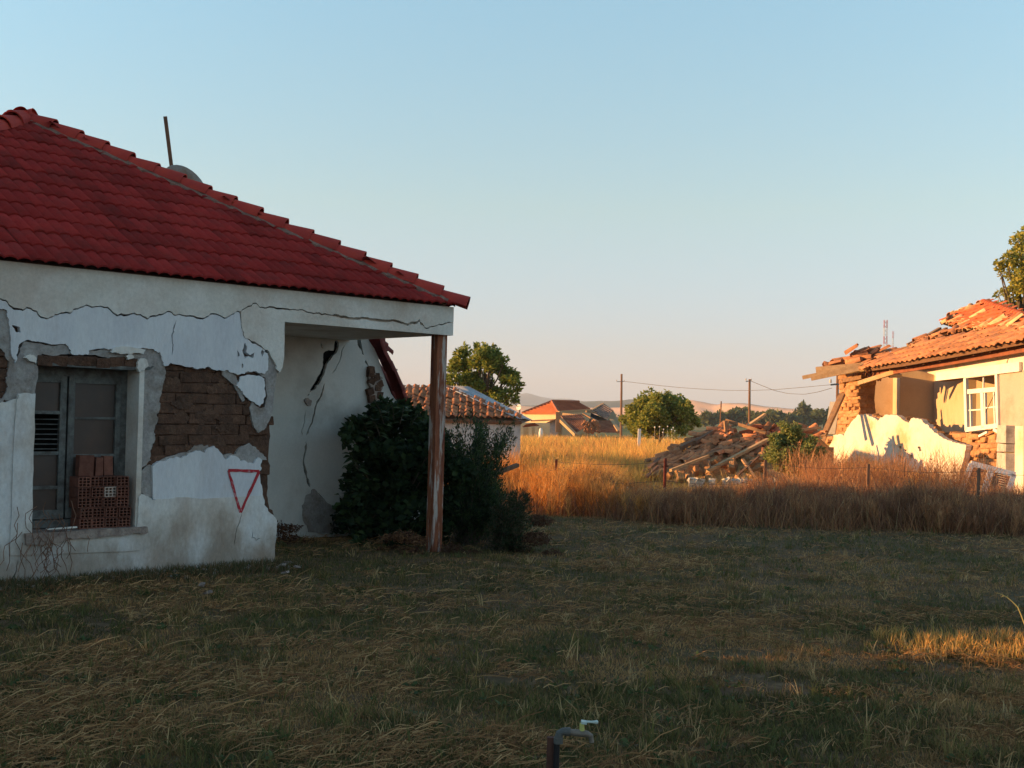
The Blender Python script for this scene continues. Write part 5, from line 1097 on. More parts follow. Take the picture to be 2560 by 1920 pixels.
gb = thing('far_grey_shed', at(1540, 1060, YF + 6), 'grey green shed wall partly hidden by the round shrub', 'shed')
PL2 = Plane((0, YF + 3, 0), (1, 0, 0), (0, 0, 1)); g = [PL2.uv(*C5(p)) for p in ((1810, 960), (1815, 800), (1870, 735), (1930, 850), (1940, 960))]; mb = MB(); mb.slab(PL2, [g], -3, 0); mb.obj('wall', M('grey_green', (.36, .35, .26), (.42, .40, .30), 1, .9, .2), gb)
lr = thing('far_low_roof', at(1325, 1075, 110), 'low dark tiled lean-to roof left of the cream farmhouse', 'shed')
p = [at(*C5(q), 110) for q in ((955, 905), (1140, 885), (1090, 858), (1010, 872))]; roofquad('roof', p, 3, m_froof, lr)
mb = MB(); 
for x in (965, 1050, 1110): a = at(*C5((x, 900)), 110); mb.bar(Vector((a.x, a.y, -1.2)), a, .5, .3)
mb.box(Matrix.Translation(at(*C5((1070, 925)), 111)), 3.2, .3, 1.3); mb.obj('wall', m_fwall, lr)
# white satellite dish on a pole
P = at(*C5((935, 705)), 90); ds = thing('white_dish', P - Vector((0, 0, 2)), 'small white satellite dish on a pole beyond the shed', 'dish'); mb = MB(); ax = Vector((-.55, -.8, .25)).normalized(); x = ax.orthogonal().normalized(); y = ax.cross(x); V = []
for i in range(5):
    for k in range(20): r_ = .22 * i / 4; a = 2 * pi * k / 20; V.append(P + (x * cos(a) + y * sin(a)) * r_ + ax * r_ * r_ * .4)
mb.add(V, [(i * 20 + k, i * 20 + (k + 1) % 20, (i + 1) * 20 + (k + 1) % 20, (i + 1) * 20 + k) for i in range(4) for k in range(20)]); mb.obj('reflector', m_white, ds, smooth=True)
mb = MB(); mb.tube([P - ax * .1, P + Vector((.1, .1, -1.2)), P + Vector((.1, .1, -4))], .07, 6); mb.obj('mast', m_grey, ds)
mb = MB(); mb.tube([P - x * .15, P + ax * .3], .02, 5); mb.obj('feed_arm', m_grey, ds)
mb = MB(); a, b = at(1597, 1098, 50), at(1599, 1072, 50); mb.bar(a - Vector((0, 0, 1)), b, .12, .12); tag(mb.obj('white_post', m_white), 'short white post before the round shrub', 'post')
# pale seed heads under the round shrub
mb = MB(); R = random.Random(6)
for (x, y) in ((1637, 1068), (1649, 1067), (1659, 1073), (1657, 1081), (1669, 1066), (1683, 1069), (1687, 1077), (1679, 1074)):
    P = at(x, y, 56); r_ = R.uniform(.03, .042)
    mb.tube([P - Vector((0, 0, r_)), P - Vector((0, 0, r_ * .3)), P + Vector((0, 0, r_ * .4)), P + Vector((0, 0, r_))], [r_ * .3, r_, r_ * .9, r_ * .2], 6); mb.tube([P - Vector((0, 0, .6)), P], .003, 3, False)
o = mb.obj('thistle', m_white, kind='stuff'); o['label'] = 'cluster of pale thistle heads under the round shrub'; o['category'] = 'thistles'

# ---------------------------------------------------------------- poles, wires, masts
def upole(px, y0, y1, Y, r, label, cross=None, lean=0):
    A_, B_ = at(px - lean, y1, Y), at(px, y0, Y); A_.z = min(A_.z, gz(A_.x, A_.y) - .3); t = thing('utility_pole', A_, label, 'pole'); mb = MB(); mb.tube([A_, B_], [r * 1.05, r * .75], 8); mb.obj('shaft', m_polewood, t)
    if cross:
        for dy, l0, l1 in cross:
            mb = MB(); c_ = at(px, y0 + dy, Y - .15); mb.bar(c_ + Vector((-l0, 0, -.02)), c_ + Vector((l1, 0, .02)), .06, .06); mb.obj('crossarm', m_grey, t)
            for s_ in (-l0, l1): mb = MB(); q = c_ + Vector((s_, 0, .05)); mb.tube([q, q + Vector((0, 0, .12))], [.05, .035], 6); mb.obj('insulator', m_quoin, t)
    return B_
upole(1554, 935, 1030, 120, .13, 'slim wooden pole behind the fallen roofs with wire to the right', [(19, .5, .25)])
upole(1874, 948, 1064, 80, .095, 'thicker wooden pole above the tile heap', [(5, .25, .1)])
upole(1803, 1003, 1085, 50, .035, 'short thin dark post left of the wooden pole', lean=5)
p4 = upole(2094, 925, 1000, 42, .06, 'pole standing close behind the torn house end', [(36, .25, .1)])
def wire(pts, label, r=.018):
    a = [at(x, y, Y) for x, y, Y in pts]; mb = MB(); L = []
    for i in range(len(a) - 1):
        for k in range(10): L.append(a[i].lerp(a[i + 1], k / 10))
    L.append(a[-1]); 
    for _ in range(3): L = [L[0]] + [(L[i - 1] + L[i] * 2 + L[i + 1]) / 4 for i in range(1, len(L) - 1)] + [L[-1]]
    mb.tube(L, [r * (l.y / 80) for l in L], 4); tag(mb.obj('overhead_wire', m_wire), label, 'wire')
wire([(1556, 953, 120), (1600, 958, 112), (1650, 964, 104), (1700, 969, 97), (1760, 973, 90), (1820, 976, 82), (1880, 976, 73), (1940, 974, 64), (2010, 968, 54), (2076, 962, 42)], 'long wire sagging from the slim pole to the torn house')
wire([(1876, 952, 80), (1905, 964, 74), (1935, 976, 68), (1970, 984, 62), (2010, 986, 54), (2045, 980, 48), (2080, 970, 42)], 'shorter wire sagging from the thick pole to the torn house')
def mast(px, y0, y1, Y, w, label, alpha=None):
    A_, B_ = at(px, y1, Y), at(px, y0, Y); A_.z = -1; t = thing('lattice_mast', A_, label, 'mast'); H = B_.z - A_.z; n = 26
    ma, mw = M('mast_red', (.55, .10, .08), None, 1, .8, 0), M('mast_white', (.75, .72, .68), None, 1, .8, 0)
    for k in range(n):
        mb = MB(); z0, z1 = A_.z + H * k / n, A_.z + H * (k + 1) / n; q = w / 2
        c4_ = [(-q, -q), (q, -q), (q, q), (-q, q)]
        for i in range(4):
            a, b = c4_[i], c4_[(i + 1) % 4]; th = w * .12
            mb.bar((A_.x + a[0], A_.y + a[1], z0), (A_.x + a[0], A_.y + a[1], z1), th, th); mb.bar((A_.x + a[0], A_.y + a[1], z0), (A_.x + b[0], A_.y + b[1], z1), th * .7, th * .7)
        mb.obj('mast_section', (ma, mw)[(k // 2) % 2], t)
mast(2213, 800, 890, 1100, 2.6, 'faint red and white lattice mast over the torn roof')
mast(2232, 828, 890, 1300, 1.2, 'fainter thin mast right of the red and white one')
# ---------------------------------------------------------------- grass, straw, weeds
def blades(P, h, w, lean, cols, R, seg=2, curve=.5, dirs=None, flat=None, sq=.35):
    """bent grass blades; P (n,3) roots, h,w (n,), lean (n,) -> V,T,C"""
    n = len(P); a = R.uniform(0, 2 * pi, n) if dirs is None else dirs; d = np.stack([np.cos(a), np.sin(a), np.zeros(n)], 1)
    yaw = R.uniform(0, 2 * pi, n); s = np.stack([np.cos(yaw), np.sin(yaw) * sq, np.zeros(n)], 1); s /= np.linalg.norm(s, axis=1)[:, None]
    h = h[:, None]; w = w[:, None]; lean = lean[:, None]; up = np.array([0, 0, 1.0])
    def pt(t): return P + d * h * (lean * t * (.45 + curve * t)) + up * h * t * np.sqrt(np.clip(1 - (lean * .75 * t) ** 2, .05, 1))
    if seg == 1: V = np.stack([pt(0) - s * w / 2, pt(0) + s * w / 2, pt(1)], 1); T = np.array([[0, 1, 2]]); m = 3
    elif seg == 2: V = np.stack([pt(0) - s * w / 2, pt(0) + s * w / 2, pt(.55) - s * w * .38, pt(.55) + s * w * .38, pt(1)], 1); T = np.array([[0, 1, 3], [0, 3, 2], [2, 3, 4]]); m = 5
    else: V = np.stack([pt(0) - s * w / 2, pt(0) + s * w / 2, pt(.35) - s * w * .45, pt(.35) + s * w * .45, pt(.7) - s * w * .3, pt(.7) + s * w * .3, pt(1)], 1); T = np.array([[0, 1, 3], [0, 3, 2], [2, 3, 5], [2, 5, 4], [4, 5, 6]]); m = 7
    T = (T[None] + (np.arange(n) * m)[:, None, None]).reshape(-1, 3); C = np.repeat(cols, m, 0); return V.reshape(-1, 3), T, C
GRIDX = np.linspace(-20, 20, 161); GRIDY = np.linspace(0, 40, 161)
GZ = np.array([[gz(x, y) for x in GRIDX] for y in GRIDY])
def gzv(x, y):
    i = np.clip((x + 20) / .25, 0, 159.99); j = np.clip(y / .25, 0, 159.99); i0 = i.astype(int); j0 = j.astype(int); a = i - i0; b = j - j0
    z = (1 - a) * (1 - b) * GZ[j0, i0] + a * (1 - b) * GZ[j0, i0 + 1] + (1 - a) * b * GZ[j0 + 1, i0] + a * b * GZ[j0 + 1, i0 + 1]
    return np.where(y < 40, z, -1.0 * sstep(38, 130, y))
def vnoise(x, y, s, seed):                              # cheap smooth value noise
    Rn = np.random.default_rng(seed); G = Rn.random((256, 256)); u = np.mod(x / s + 500, 256); v = np.mod(y / s + 500, 256)
    i, j = u.astype(int) % 256, v.astype(int) % 256; a, b = u - np.floor(u), v - np.floor(v); a = a * a * (3 - 2 * a); b = b * b * (3 - 2 * b); i1, j1 = (i + 1) % 256, (j + 1) % 256
    return (1 - a) * (1 - b) * G[j, i] + a * (1 - b) * G[j, i1] + (1 - a) * b * G[j1, i] + a * b * G[j1, i1]
def fbm(x, y, s, seed): return (vnoise(x, y, s, seed) * .5 + vnoise(x, y, s / 2.1, seed + 1) * .3 + vnoise(x, y, s / 4.3, seed + 2) * .2)
R = np.random.default_rng(99)
def scatter(n, y0, y1, power, margin=1.9, xk=.455):
    u = R.random(n); p = 1 - power; y = (y0 ** p + u * (y1 ** p - y0 ** p)) ** (1 / p); x = R.uniform(-1, 1, n) * (xk * y + margin); return x, y
def outside_house(x, y):
    qx, qy = x - K.x, y - K.y; u = qx * fa.x + qy * fa.y; w = qx * fn.x + qy * fn.y
    return ~((u < -2.30) & (w < .01) & (w > -7.6) & (u > -7.5)) & ~((u < .2) & (w < -1.9) & (w > -7.6) & (u > -7.5))
def put_stuff(name, label, cat, V, T, C, mat):
    o = link(name, mesh_np(name, V, T, mat, C), kind='stuff'); o['label'] = label; o['category'] = cat; return o
def colmix(x, y, n, spec):                              # patches of green, olive, straw and brown
    f = fbm(x, y, 1.3, 5); g = fbm(x, y, .5, 9); q = f * .65 + g * .35 + R.normal(0, .05, n)
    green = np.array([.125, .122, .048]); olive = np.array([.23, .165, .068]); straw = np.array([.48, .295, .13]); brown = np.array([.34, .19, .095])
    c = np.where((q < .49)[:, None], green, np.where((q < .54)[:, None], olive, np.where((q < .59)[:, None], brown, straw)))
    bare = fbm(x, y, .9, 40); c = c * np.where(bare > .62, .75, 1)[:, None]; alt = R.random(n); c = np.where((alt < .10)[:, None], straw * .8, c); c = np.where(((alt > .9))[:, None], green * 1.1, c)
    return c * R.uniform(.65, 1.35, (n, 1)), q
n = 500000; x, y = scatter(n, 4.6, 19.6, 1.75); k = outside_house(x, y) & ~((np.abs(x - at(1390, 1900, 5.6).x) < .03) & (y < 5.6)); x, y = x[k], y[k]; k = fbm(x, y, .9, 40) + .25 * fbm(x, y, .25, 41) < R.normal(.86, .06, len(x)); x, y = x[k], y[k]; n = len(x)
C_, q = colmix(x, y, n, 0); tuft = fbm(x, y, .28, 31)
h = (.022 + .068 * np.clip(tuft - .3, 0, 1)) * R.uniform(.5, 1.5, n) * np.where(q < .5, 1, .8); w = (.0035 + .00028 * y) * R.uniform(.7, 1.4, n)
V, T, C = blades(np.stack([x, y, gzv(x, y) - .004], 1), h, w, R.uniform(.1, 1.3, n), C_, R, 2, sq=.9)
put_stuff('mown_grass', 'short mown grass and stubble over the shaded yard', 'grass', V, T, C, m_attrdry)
# lying straw in swaths
n = 90000; x, y = scatter(n, 4.6, 18.6, 1.7); f = fbm(x * .6, y * 1.6, 1.0, 77) * .6 + fbm(x, y, .45, 81) * .4; k = (R.random(n) < np.clip((f - .50) * 12, .03, 1)) & outside_house(x, y); x, y = x[k], y[k]; n = len(x)
ln = R.gamma(1.8, .045, n) + .02; a = np.where(R.random(n) < .45, R.normal(0, .5, n) + fbm(x, y, 2.0, 60) * 3, R.uniform(0, pi, n)); z = gzv(x, y); wd = (.0028 + .00022 * y) * R.uniform(.7, 1.5, n)
d = np.stack([np.cos(a), np.sin(a), R.normal(.04, .13, n)], 1); s = np.stack([-np.sin(a) * .6, np.cos(a) * .6, np.full(n, .8)], 1)
P0_ = np.stack([x, y, z + R.uniform(.004, .05, n)], 1); mid = P0_ + d * (ln * .5)[:, None] + np.stack([R.normal(0, .012, n), R.normal(0, .012, n), R.uniform(0, .02, n)], 1); P2_ = P0_ + d * ln[:, None]; P2_[:, 2] = np.maximum(P2_[:, 2] - .01, z + .003)
W = wd[:, None] / 2; V = np.stack([P0_ - s * W, P0_ + s * W, mid - s * W, mid + s * W, P2_ - s * W * .6, P2_ + s * W * .6], 1).reshape(-1, 3); T = np.array([[0, 1, 3], [0, 3, 2], [2, 3, 5], [2, 5, 4]])[None] + (np.arange(n) * 6)[:, None, None]
straw = np.array([[.48, .29, .135], [.40, .225, .10], [.54, .35, .17], [.31, .165, .075], [.25, .13, .065]])[R.integers(0, 5, n)] * R.uniform(.7, 1.25, (n, 1))
put_stuff('cut_straw', 'cut straw lying in loose swaths on the yard', 'straw', V, T.reshape(-1, 3), np.repeat(straw, 6, 0), m_attrdry)
# taller tufts and sprouts near the camera, by the wall and at the post
def tufts(m, y0, y1, hh, spread, per, cols, mask=None, xk=.44, jitter=.0):
    x, y = scatter(m, y0, y1, 1.5, xk=xk); k = outside_house(x, y)
    if mask is not None: k &= mask(x, y)
    x, y = x[k], y[k]; m = len(x); X = np.repeat(x, per) + R.normal(0, spread, m * per); Y = np.repeat(y, per) + R.normal(0, spread, m * per); n = m * per
    c = np.repeat(np.asarray(cols)[R.integers(0, len(cols), m)], per, 0) * R.uniform(.7, 1.3, (n, 1)); hs = np.repeat(R.uniform(.6, 1.4, m), per) * hh * R.uniform(.4, 1.2, n)
    return blades(np.stack([X, Y, gzv(X, Y) - .005], 1), hs, (.004 + .0003 * Y) * R.uniform(.7, 1.4, n), R.uniform(.1, 1.1, n), c, R, 3, sq=.9)
def cat3(L): 
    V = []; T = []; C = []; k = 0
    for v, t, c in L: V.append(v); T.append(t + k); C.append(c); k += len(v)
    return np.concatenate(V), np.concatenate(T), np.concatenate(C)
GR = [(.12, .13, .048), (.17, .155, .055), (.22, .17, .065)]; ST = [(.42, .30, .14), (.34, .22, .11), (.50, .36, .18)]
def nearwall(x, y):
    qx, qy = x - K.x, y - K.y; u = qx * fa.x + qy * fa.y; w = qx * fn.x + qy * fn.y; return (w > 0) & (w < .45) & (u < -2.0)
x_ = R.uniform(-5.6, -2.25, 900); 
u_ = R.uniform(-5.4, -2.1, 700); w_ = np.abs(R.normal(0, .22, 700)) + .03; wx = K.x + fa.x * u_ + fn.x * w_; wy = K.y + fa.y * u_ + fn.y * w_
per = 9; X = np.repeat(wx, per) + R.normal(0, .02, 700 * per); Y = np.repeat(wy, per) + R.normal(0, .02, 700 * per); nn = len(X)
wallg = blades(np.stack([X, Y, gzv(X, Y) - .005], 1), R.uniform(.03, .13, nn), np.full(nn, .007), R.uniform(.1, 1.1, nn), np.array([(.08, .095, .045), (.13, .11, .055), (.22, .14, .075)])[R.integers(0, 3, nn)] * R.uniform(.7, 1.3, (nn, 1)), R, 3)
m_ = 420; x, y = scatter(m_, 4.8, 17, 1.6); k = outside_house(x, y); x, y = x[k], y[k]
rv, rt, rc = leaf_cloud(np.stack([x, y, gzv(x, y) + .015], 1), np.tile([.05, .05, .02], (len(x), 1)), len(x) * 16, .04, [(.07, .11, .04), (.10, .13, .05), (.20, .13, .06)], R, flat=.3, aspect=.55)
put_stuff('ground_weeds', 'small broad leaved weeds scattered low in the lawn', 'weeds', rv, rt, rc, m_attrleaf)
m_ = 460; x = np.repeat(R.uniform(2.75, 5.0, m_), 10) + R.normal(0, .02, m_ * 10); y = np.repeat(R.uniform(8.15, 9.15, m_), 10) + R.normal(0, .02, m_ * 10); kq = fbm(x, y, .35, 90) > .44; x, y = x[kq], y[kq]; nn = len(x)
stub = blades(np.stack([x, y, gzv(x, y) - .005], 1), R.uniform(.04, .14, nn), np.full(nn, .007) * R.uniform(.6, 1.4, nn), R.uniform(.05, .9, nn), np.array([(.62, .36, .12), (.52, .29, .09), (.44, .34, .10), (.68, .44, .17)])[R.integers(0, 4, nn)] * R.uniform(.7, 1.2, (nn, 1)), R, 3, sq=1)  # straw stubble kept to the sun patch, reddened to strengthen its light
V, T, C = cat3([stub, tufts(1500, 4.8, 18, .10, .025, 12, GR), tufts(700, 4.8, 18, .09, .02, 9, ST), tufts(160, 4.8, 9, .16, .02, 8, GR + ST), wallg])
put_stuff('grass_tufts', 'taller green and straw tufts standing in the mown yard', 'grass', V, T, C, m_attrdry)

# strip of dry weeds along the fence
def weeds(n_pl, fx, hh, cols, per=46, wdt=.006, sd=1):
    R = np.random.default_rng(sd); x, y, hs = fx(n_pl, R); n = n_pl * per; X = np.repeat(x, per); Y = np.repeat(y, per); H = np.repeat(hs, per) * hh
    t0 = R.random(n) ** .9 * .85; az = R.uniform(0, 2 * pi, n); rad = R.uniform(.02, .20, n) * np.repeat(hs, per)
    # stalk axis point from which each twig leaves
    ax_ = np.repeat(R.uniform(0, 2 * pi, n_pl), per); bend = np.repeat(R.uniform(0, .35, n_pl), per)
    sx_ = X + np.cos(az) * rad * t0 + np.cos(ax_) * bend * t0 * t0 * H * .5; sy_ = Y + np.sin(az) * rad * t0 + np.sin(ax_) * bend * t0 * t0 * H * .5
    P = np.stack([sx_, sy_, gzv(sx_, sy_) + H * t0 - .01], 1); L = H * R.uniform(.10, .42, n) + .03; L = np.where(R.random(n) < .16, H * (1 - t0) * .95, L)
    c = np.asarray(cols)[np.repeat(R.integers(0, len(cols), n_pl), per)]; gl_ = np.repeat((x < 1.9 + R.normal(0, .35, n_pl)) & (x > -1.2), per); c = np.where(gl_[:, None], np.asarray(WB_LIT)[np.repeat(R.integers(0, 3, n_pl), per)], c) * R.uniform(.6, 1.35, (n, 1))  # plants at the left end recoloured gold, sunlight put into their colour
    return blades(P, L, np.full(n, wdt) * R.uniform(.5, 1.4, n), R.uniform(.1, 1.3, n), c, R, 2, curve=.5, sq=1)
WB = [(.50, .25, .12), (.40, .20, .105), (.56, .31, .15), (.33, .17, .10), (.28, .145, .09)]; WB_LIT = [(.72, .37, .11), (.58, .28, .08), (.80, .45, .15)]
def stripY(x): return np.interp(x, [-1.5, 1.2, 2.2, 7.3, 12], [19.6, 19.45, 18.1, 17.6, 17.0])
def f1(n, R):
    x = R.uniform(-1.0, 11, n); dpt = R.beta(1.1, 1.5, n) * 2.6; y = stripY(x) + dpt + (vnoise(x, x * 0, .8, 46) - .5) * .9; hs = (.22 + 1.15 * fbm(x, y, 1.1, 44)) * np.interp(dpt, [0, .4, 1.5, 3], [.62, .9, 1, .95]) * np.interp(x, [-1, .3, 1.8, 2.5, 4.5, 6, 7, 9], [1.0, 1.0, .9, .66, .88, .92, .74, .7])
    return x, y, hs
L1 = weeds(1750, f1, .86, WB, 84, .0062, 3)
n = 17000; x = R.uniform(-1, 9.5, n); y = stripY(x) + R.uniform(-.25, 2.6, n); L2 = blades(np.stack([x, y, gzv(x, y)], 1), R.uniform(.1, .55, n), np.full(n, .009), R.uniform(.1, 1.2, n), np.array(WB + [(.3, .2, .1)])[R.integers(0, 6, n)] * R.uniform(.6, 1.3, (n, 1)), R, 2)
ns = 9000; x, y, hs = f1(ns, np.random.default_rng(12)); zz = gzv(x, y) + hs * R.uniform(.45, 1.08, ns); sv, st_, sc_ = leaf_cloud(np.stack([x + R.normal(0, .1, ns), y, zz], 1), np.full((ns, 3), .02), ns, .022, [(.30, .18, .11), (.20, .12, .08), (.50, .34, .18)], R, aspect=.8)
nl_ = 420; x, y, hs = f1(nl_, np.random.default_rng(13)); L3 = blades(np.stack([x, y, gzv(x, y)], 1), hs * R.uniform(1.0, 1.5, nl_), np.full(nl_, .010), R.uniform(.05, .8, nl_), np.array([(.62, .42, .22), (.50, .32, .16), (.36, .22, .13)])[R.integers(0, 3, nl_)], R, 3, sq=1)
V, T, C = cat3([L1, L2, L3, (sv, st_, sc_)]); put_stuff('dry_weeds', 'brown wispy dry weeds in a strip along the wire fence', 'weeds', V, T, C, m_attrdry)
# thistle-like weeds with seed heads in front of the fallen slab
def f2(n, R): x = R.uniform(5.2, 8.6, n); y = R.uniform(20.5, 23.5, n); return x, y, R.uniform(.7, 1.15, n)
V, T, C = weeds(230, f2, 1.0, WB[:3], 40, .007, 8)
put_stuff('tall_weeds', 'tall seedy dead stalks standing before the cream slab', 'weeds', V, T, C, m_attrdry)
# golden field
def field(n, y0, y1, hh, wk, power, xk0=-1, xk1=1, sd=4, cols=None):
    R = np.random.default_rng(sd); u = R.random(n); p = 1 - power; y = (y0 ** p + u * (y1 ** p - y0 ** p)) ** (1 / p); x = R.uniform(-.14, .52, n) * y; f = fbm(x, y, 3.0, 15); g = fbm(x, y, 1.0, 18)
    hs = hh * (.30 + .95 * f) * R.uniform(.5, 1.2, n) * np.where((x / y > .09) & (y < 27), .42, 1); gold = np.array([.80, .48, .14]); grn = np.array([.56, .42, .13]); brn = np.array([.62, .31, .11])
    c = np.where((g > .58)[:, None], grn, np.where((g < .40)[:, None], brn, gold)) * R.uniform(.65, 1.3, (n, 1)); 
    z = np.where(y < 40, gzv(np.clip(x, -19, 19), y), -1.0 * sstep(38, 130, y)); return blades(np.stack([x, y, z - .02], 1), hs, wk * y * R.uniform(.6, 1.4, n), R.uniform(.1, .8, n), c, R, 2, sq=1.2)
V, T, C = cat3([field(110000, 19.9, 34, .78, .00042, 1.3, sd=4), field(60000, 34, 62, .85, .0005, 1.2, sd=5), field(40000, 62, 140, .8, .0007, 1.2, sd=6)])
# keep the houses and the heap clear
P = V.reshape(-1, 5, 3)[:, 0]; inheap = (P[:, 1] > 27.2) & (P[:, 1] < 32) & (P[:, 0] / P[:, 1] > .115) & (P[:, 0] / P[:, 1] < .27); inR = (P[:, 0] - 9.35) * .987 + (P[:, 1] - 33) * .163 > -.1
inR &= P[:, 1] < 36; ins = (P[:, 0] < .25) & (P[:, 1] > 27.9) & (P[:, 1] < 34) & (P[:, 0] > -5.2); keep = ~(inheap | inR | ins); kk = np.repeat(keep, 5); 
V = V.reshape(-1, 5, 3)[keep].reshape(-1, 3); C = C.reshape(-1, 5, 3)[keep].reshape(-1, 3); nb = keep.sum(); T = (np.array([[0, 1, 3], [0, 3, 2], [2, 3, 4]])[None] + (np.arange(nb) * 5)[:, None, None]).reshape(-1, 3)
put_stuff('golden_grass', 'tall golden dry grass filling the sunlit field', 'grass', V, T, C, m_attrdry)

# crumbled plaster and render at the foot of the wall
mb = MB(); Rr_ = random.Random(17)
for k in range(90):
    u = Rr_.uniform(-5.3, -2.0); w = abs(Rr_.gauss(0, .16)) + .03; s_ = Rr_.uniform(.012, .04); P = FAC.p(u, 0, w); P.z = gz(P.x, P.y) + s_ * .4 + .01
    mb.box(Matrix.Translation(P) @ Euler((Rr_.random(), Rr_.random(), Rr_.random() * 3)).to_matrix().to_4x4(), s_ * 1.6, s_, s_ * .7, s_ * .2)
o = mb.obj('plaster_crumbs', m_lowpl, kind='stuff'); o['label'] = 'crumbs of plaster strewn along the foot of the wall'; o['category'] = 'rubble'
# ---------------------------------------------------------------- fence
for k, (x, y0, Y, rust, l) in enumerate(((1391, 1148, 20.6, 1, 'slim reddish fence stake nearest the golden grass gap'), (1664, 1146, 20.3, 1, 'rust red fence stake before the left end of the tile heap'), (1914, 1150, 20.0, 0, 'dark fence stake left of the green shrub'), (2171, 1160, 19.6, 0, 'dark fence stake in front of the cream slab'), (2447, 1170, 19.2, 0, 'dark fence stake in front of the shutter'))):
    B_ = at(x, y0, Y); mb = MB(); mb.bar(Vector((B_.x - .02, B_.y, -.2)), B_, .04 if k else .025, .04, jit=.004); tag(mb.obj('fence_stake', M('rusty_stake', (.26, .06, .035), None, 9, .9, .3) if rust and k < 1 else (bpy.data.materials['rusty_stake'] if rust else m_polewood)), l, 'fence stake', 'stakes of the wire fence in the weeds')
P = [at(1391, 1150, 20.6), at(1664, 1150, 20.3), at(1914, 1153, 20.0), at(2171, 1164, 19.6), at(2447, 1173, 19.2), at(2700, 1180, 18.9)]
for dz, l in ((-.03, 'top strand of thin rusty wire between the fence stakes'), (-.35, 'lower strand of thin wire between the fence stakes')):
    mb = MB(); L = []
    for a, b in zip(P, P[1:]):
        for i in range(6): t_ = i / 6; L.append(a.lerp(b, t_) + Vector((0, 0, dz - .05 * sin(t_ * pi))))
    L.append(P[-1] + Vector((0, 0, dz))); mb.tube(L, .0035, 3); tag(mb.obj('fence_wire', m_wire), l, 'wire')

# ---------------------------------------------------------------- garden tap
C7 = lambda p: (1200 + p[0] / 4.424, 1700 + p[1] / 4.424)
YTp = 5.0; tp = thing('garden_tap', at(1390, 1990, YTp), 'grey garden tap with pale lever on a dark riser pipe', 'tap')
f7 = lambda x, y, dY=0: at(*C7((x, y)), YTp + dY)
def tb(nm, pts, r, mat, seg=14): mb = MB(); mb.tube(pts, r, seg); return mb.obj(nm, mat, tp, smooth=False)
m_pvc = M('grey_plastic_fitting', (.085, .09, .085), (.115, .115, .105), 30, .5, .2, 80, spec=.4); m_blk = M('black_pipe', (.022, .02, .022), None, 9, .5, .1)
k7 = YTp / FPX / 4.424
base = f7(838, 980); base.z = gz(base.x, base.y) - .05
tb('riser_pipe', [base, f7(850, 690)], [33 * k7] * 2, m_blk)
tb('elbow', [f7(866, 700), f7(868, 640), f7(880, 590), f7(920, 570), f7(990, 572)], [50 * k7, 48 * k7, 44 * k7, 42 * k7, 42 * k7], m_pvc); tb('collar', [f7(866, 700), f7(867, 636)], [52 * k7, 52 * k7], m_pvc); tb('collar', [f7(935, 571), f7(1000, 574)], [47 * k7] * 2, m_pvc)
m_tap = M('dull_tap_metal', (.17, .145, .12), (.22, .19, .16), 30, .5, .2, 80, metal=.3)
tb('tap_body', [f7(995, 576), f7(1060, 584), f7(1130, 590), f7(1190, 598), f7(1225, 620), f7(1232, 665), f7(1236, 690)], [34 * k7, 38 * k7, 38 * k7, 34 * k7, 30 * k7, 26 * k7, 27 * k7], m_tap)
tb('stem', [f7(1128, 560), f7(1128, 478)], [28 * k7, 26 * k7], M('yellowed_plastic', (.50, .50, .16), (.44, .44, .14), 20, .5, .1))
mb = MB(); mb.bar(f7(1120, 462), f7(1180, 470), .035, .010); mb.tube([f7(1170, 462), f7(1240, 464), f7(1290, 466), f7(1306, 468)], [15 * k7, 13 * k7, 22 * k7, 16 * k7], 10); mb.obj('lever', M('pale_blue_plastic', (.52, .62, .58), None, 20, .4, .05), tp)
mb = MB(); A_ = f7(775, 980, .03); A_.z = -.1; mb.bar(A_ + Vector((-.005, 0, 0)), f7(784, 632, .03), .031, .03, jit=.002); tag(mb.obj('wooden_stake', M('dark_red_stake', (.13, .06, .045), (.09, .045, .035), 12, .9, .5, 40)), 'dark reddish wooden stake standing against the tap pipe', 'stake')
# sunlit twig at the right
C6 = lambda p: (2000 + p[0] / 3.95, 1340 + p[1] / 3.95)
mb = MB(); L = [at(*C6(p), 8.55) for p in ((2230, 900), (2180, 770), (2150, 700), (2090, 640), (2040, 600), (2000, 580), (1945, 562))]; mb.tube(L, [.006, .005, .005, .0045, .004, .003, .002], 5)
for a, b in (((2155, 705), (2165, 670)), ((2045, 605), (2050, 580)), ((2020, 590), (1985, 605)), ((2150, 700), (2130, 690))): mb.tube([at(*C6(a), 8.55), at(*C6(b), 8.55)], [.004, .002], 4)
o = mb.obj('dry_twig', M('pale_twig', (.38, .34, .14), None, 9, .8, 0)); tag(o, 'thin bent dry twig rising over the sunlit patch at right', 'twig')
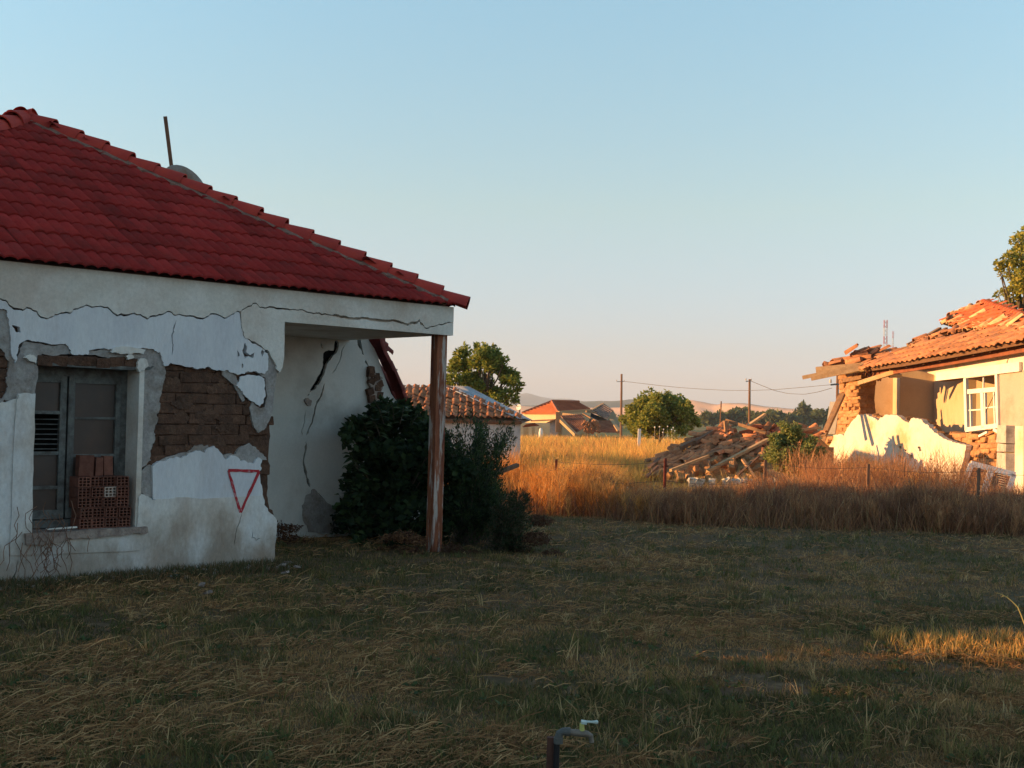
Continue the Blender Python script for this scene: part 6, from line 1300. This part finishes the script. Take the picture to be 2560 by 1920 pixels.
# arching dry stems
for k, (pp, Y, l) in enumerate(((((1980, 1240), (1930, 1300), (1840, 1305), (1800, 1302)), 18.2, 'long arching dry stem at the foot of the weeds'), (((1880, 1260), (1850, 1290), (1822, 1303)), 18.0, 'shorter arching dry stem beside the long one'), (((1560, 1240), (1590, 1268), (1618, 1288)), 19.3, 'straight pale stalk leaning in the weeds at left'), (((1768, 1220), (1780, 1260), (1790, 1290)), 18.2, 'upright pale stalk leaning in the weeds'))):
    mb = MB(); P = [at(x, y, Y) for x, y in pp]; L = [P[0].lerp(P[1], t) if False else sum(((Vector(P[i]) * [(1 - t) ** (len(P) - 1 - i) * t ** i * math.comb(len(P) - 1, i) for t in [t]][0]) for i in range(len(P))), Vector()) for t in np.linspace(0, 1, 9)]
    mb.tube(L, .007, 4); tag(mb.obj('dry_stalk', m_wood), l, 'stem')

# ---------------------------------------------------------------- unseen hedges added at left only to shade the near yard
def hedge(name, label, x0, x1, y0, y1, h, n, seed):
    R = np.random.default_rng(seed); c = []; r = []
    for _ in range(int((y1 - y0) * h * 10) + 6): c.append((R.uniform(x0, x1), R.uniform(y0, y1), R.uniform(.2, h - .35))); r.append((.55, .45, .45))
    V, T, C = leaf_cloud(c, r, n, .16, G_MID, R, surf=.2); b = Vector(((x0 + x1) / 2, (y0 + y1) / 2, 0)); t = thing(name, b, label, 'added hedge'); link('foliage', mesh_np('foliage', rel(b, V), T, m_attrleaf, C), t, Matrix.Translation(b), kind='stuff')
    mb = MB(); 
    for _ in range(14): a = Vector((R.uniform(x0, x1), R.uniform(y0, y1), -.1)); mb.tube([a, a + Vector((R.normal(0, .1), R.normal(0, .2), h * .8))], [.04, .015], 5)
    mb.obj('stem', m_bark, t)
hedge('tall_shade_hedge', 'tall leafy hedge added unseen left of the yard to shade it', -10.4, -8.6, -3.0, 7.6, 3.6, 95000, 1)
hedge('low_shade_hedge', 'low leafy hedge added unseen by the front left house corner to bound the sun patch', -9.4, -8.2, 8.15, 9.5, 1.78, 30000, 2)
# ---------------------------------------------------------------- haze
V = [(x, y, z) for x in (-8100, 8100) for y in (-8100, 8100) for z in (-6, 230)]
me = mesh_from('haze', V, [(0, 1, 3, 2), (4, 6, 7, 5), (0, 4, 5, 1), (2, 3, 7, 6), (0, 2, 6, 4), (1, 5, 7, 3)])
mh = bpy.data.materials.new('haze'); mh.use_nodes = True; nt = mh.node_tree; nt.nodes.remove(nt.nodes['Principled BSDF'])
vp = nt.nodes.new('ShaderNodeVolumePrincipled'); vp.inputs['Density'].default_value = 2.0e-4; vp.inputs['Color'].default_value = (.72, .84, .98, 1); vp.inputs['Anisotropy'].default_value = .0
nt.links.new(vp.outputs[0], nt.nodes['Material Output'].inputs['Volume']); me.materials.append(mh)
hz = link('haze', me, kind='stuff'); hz['label'] = 'thin evening haze over the plain'
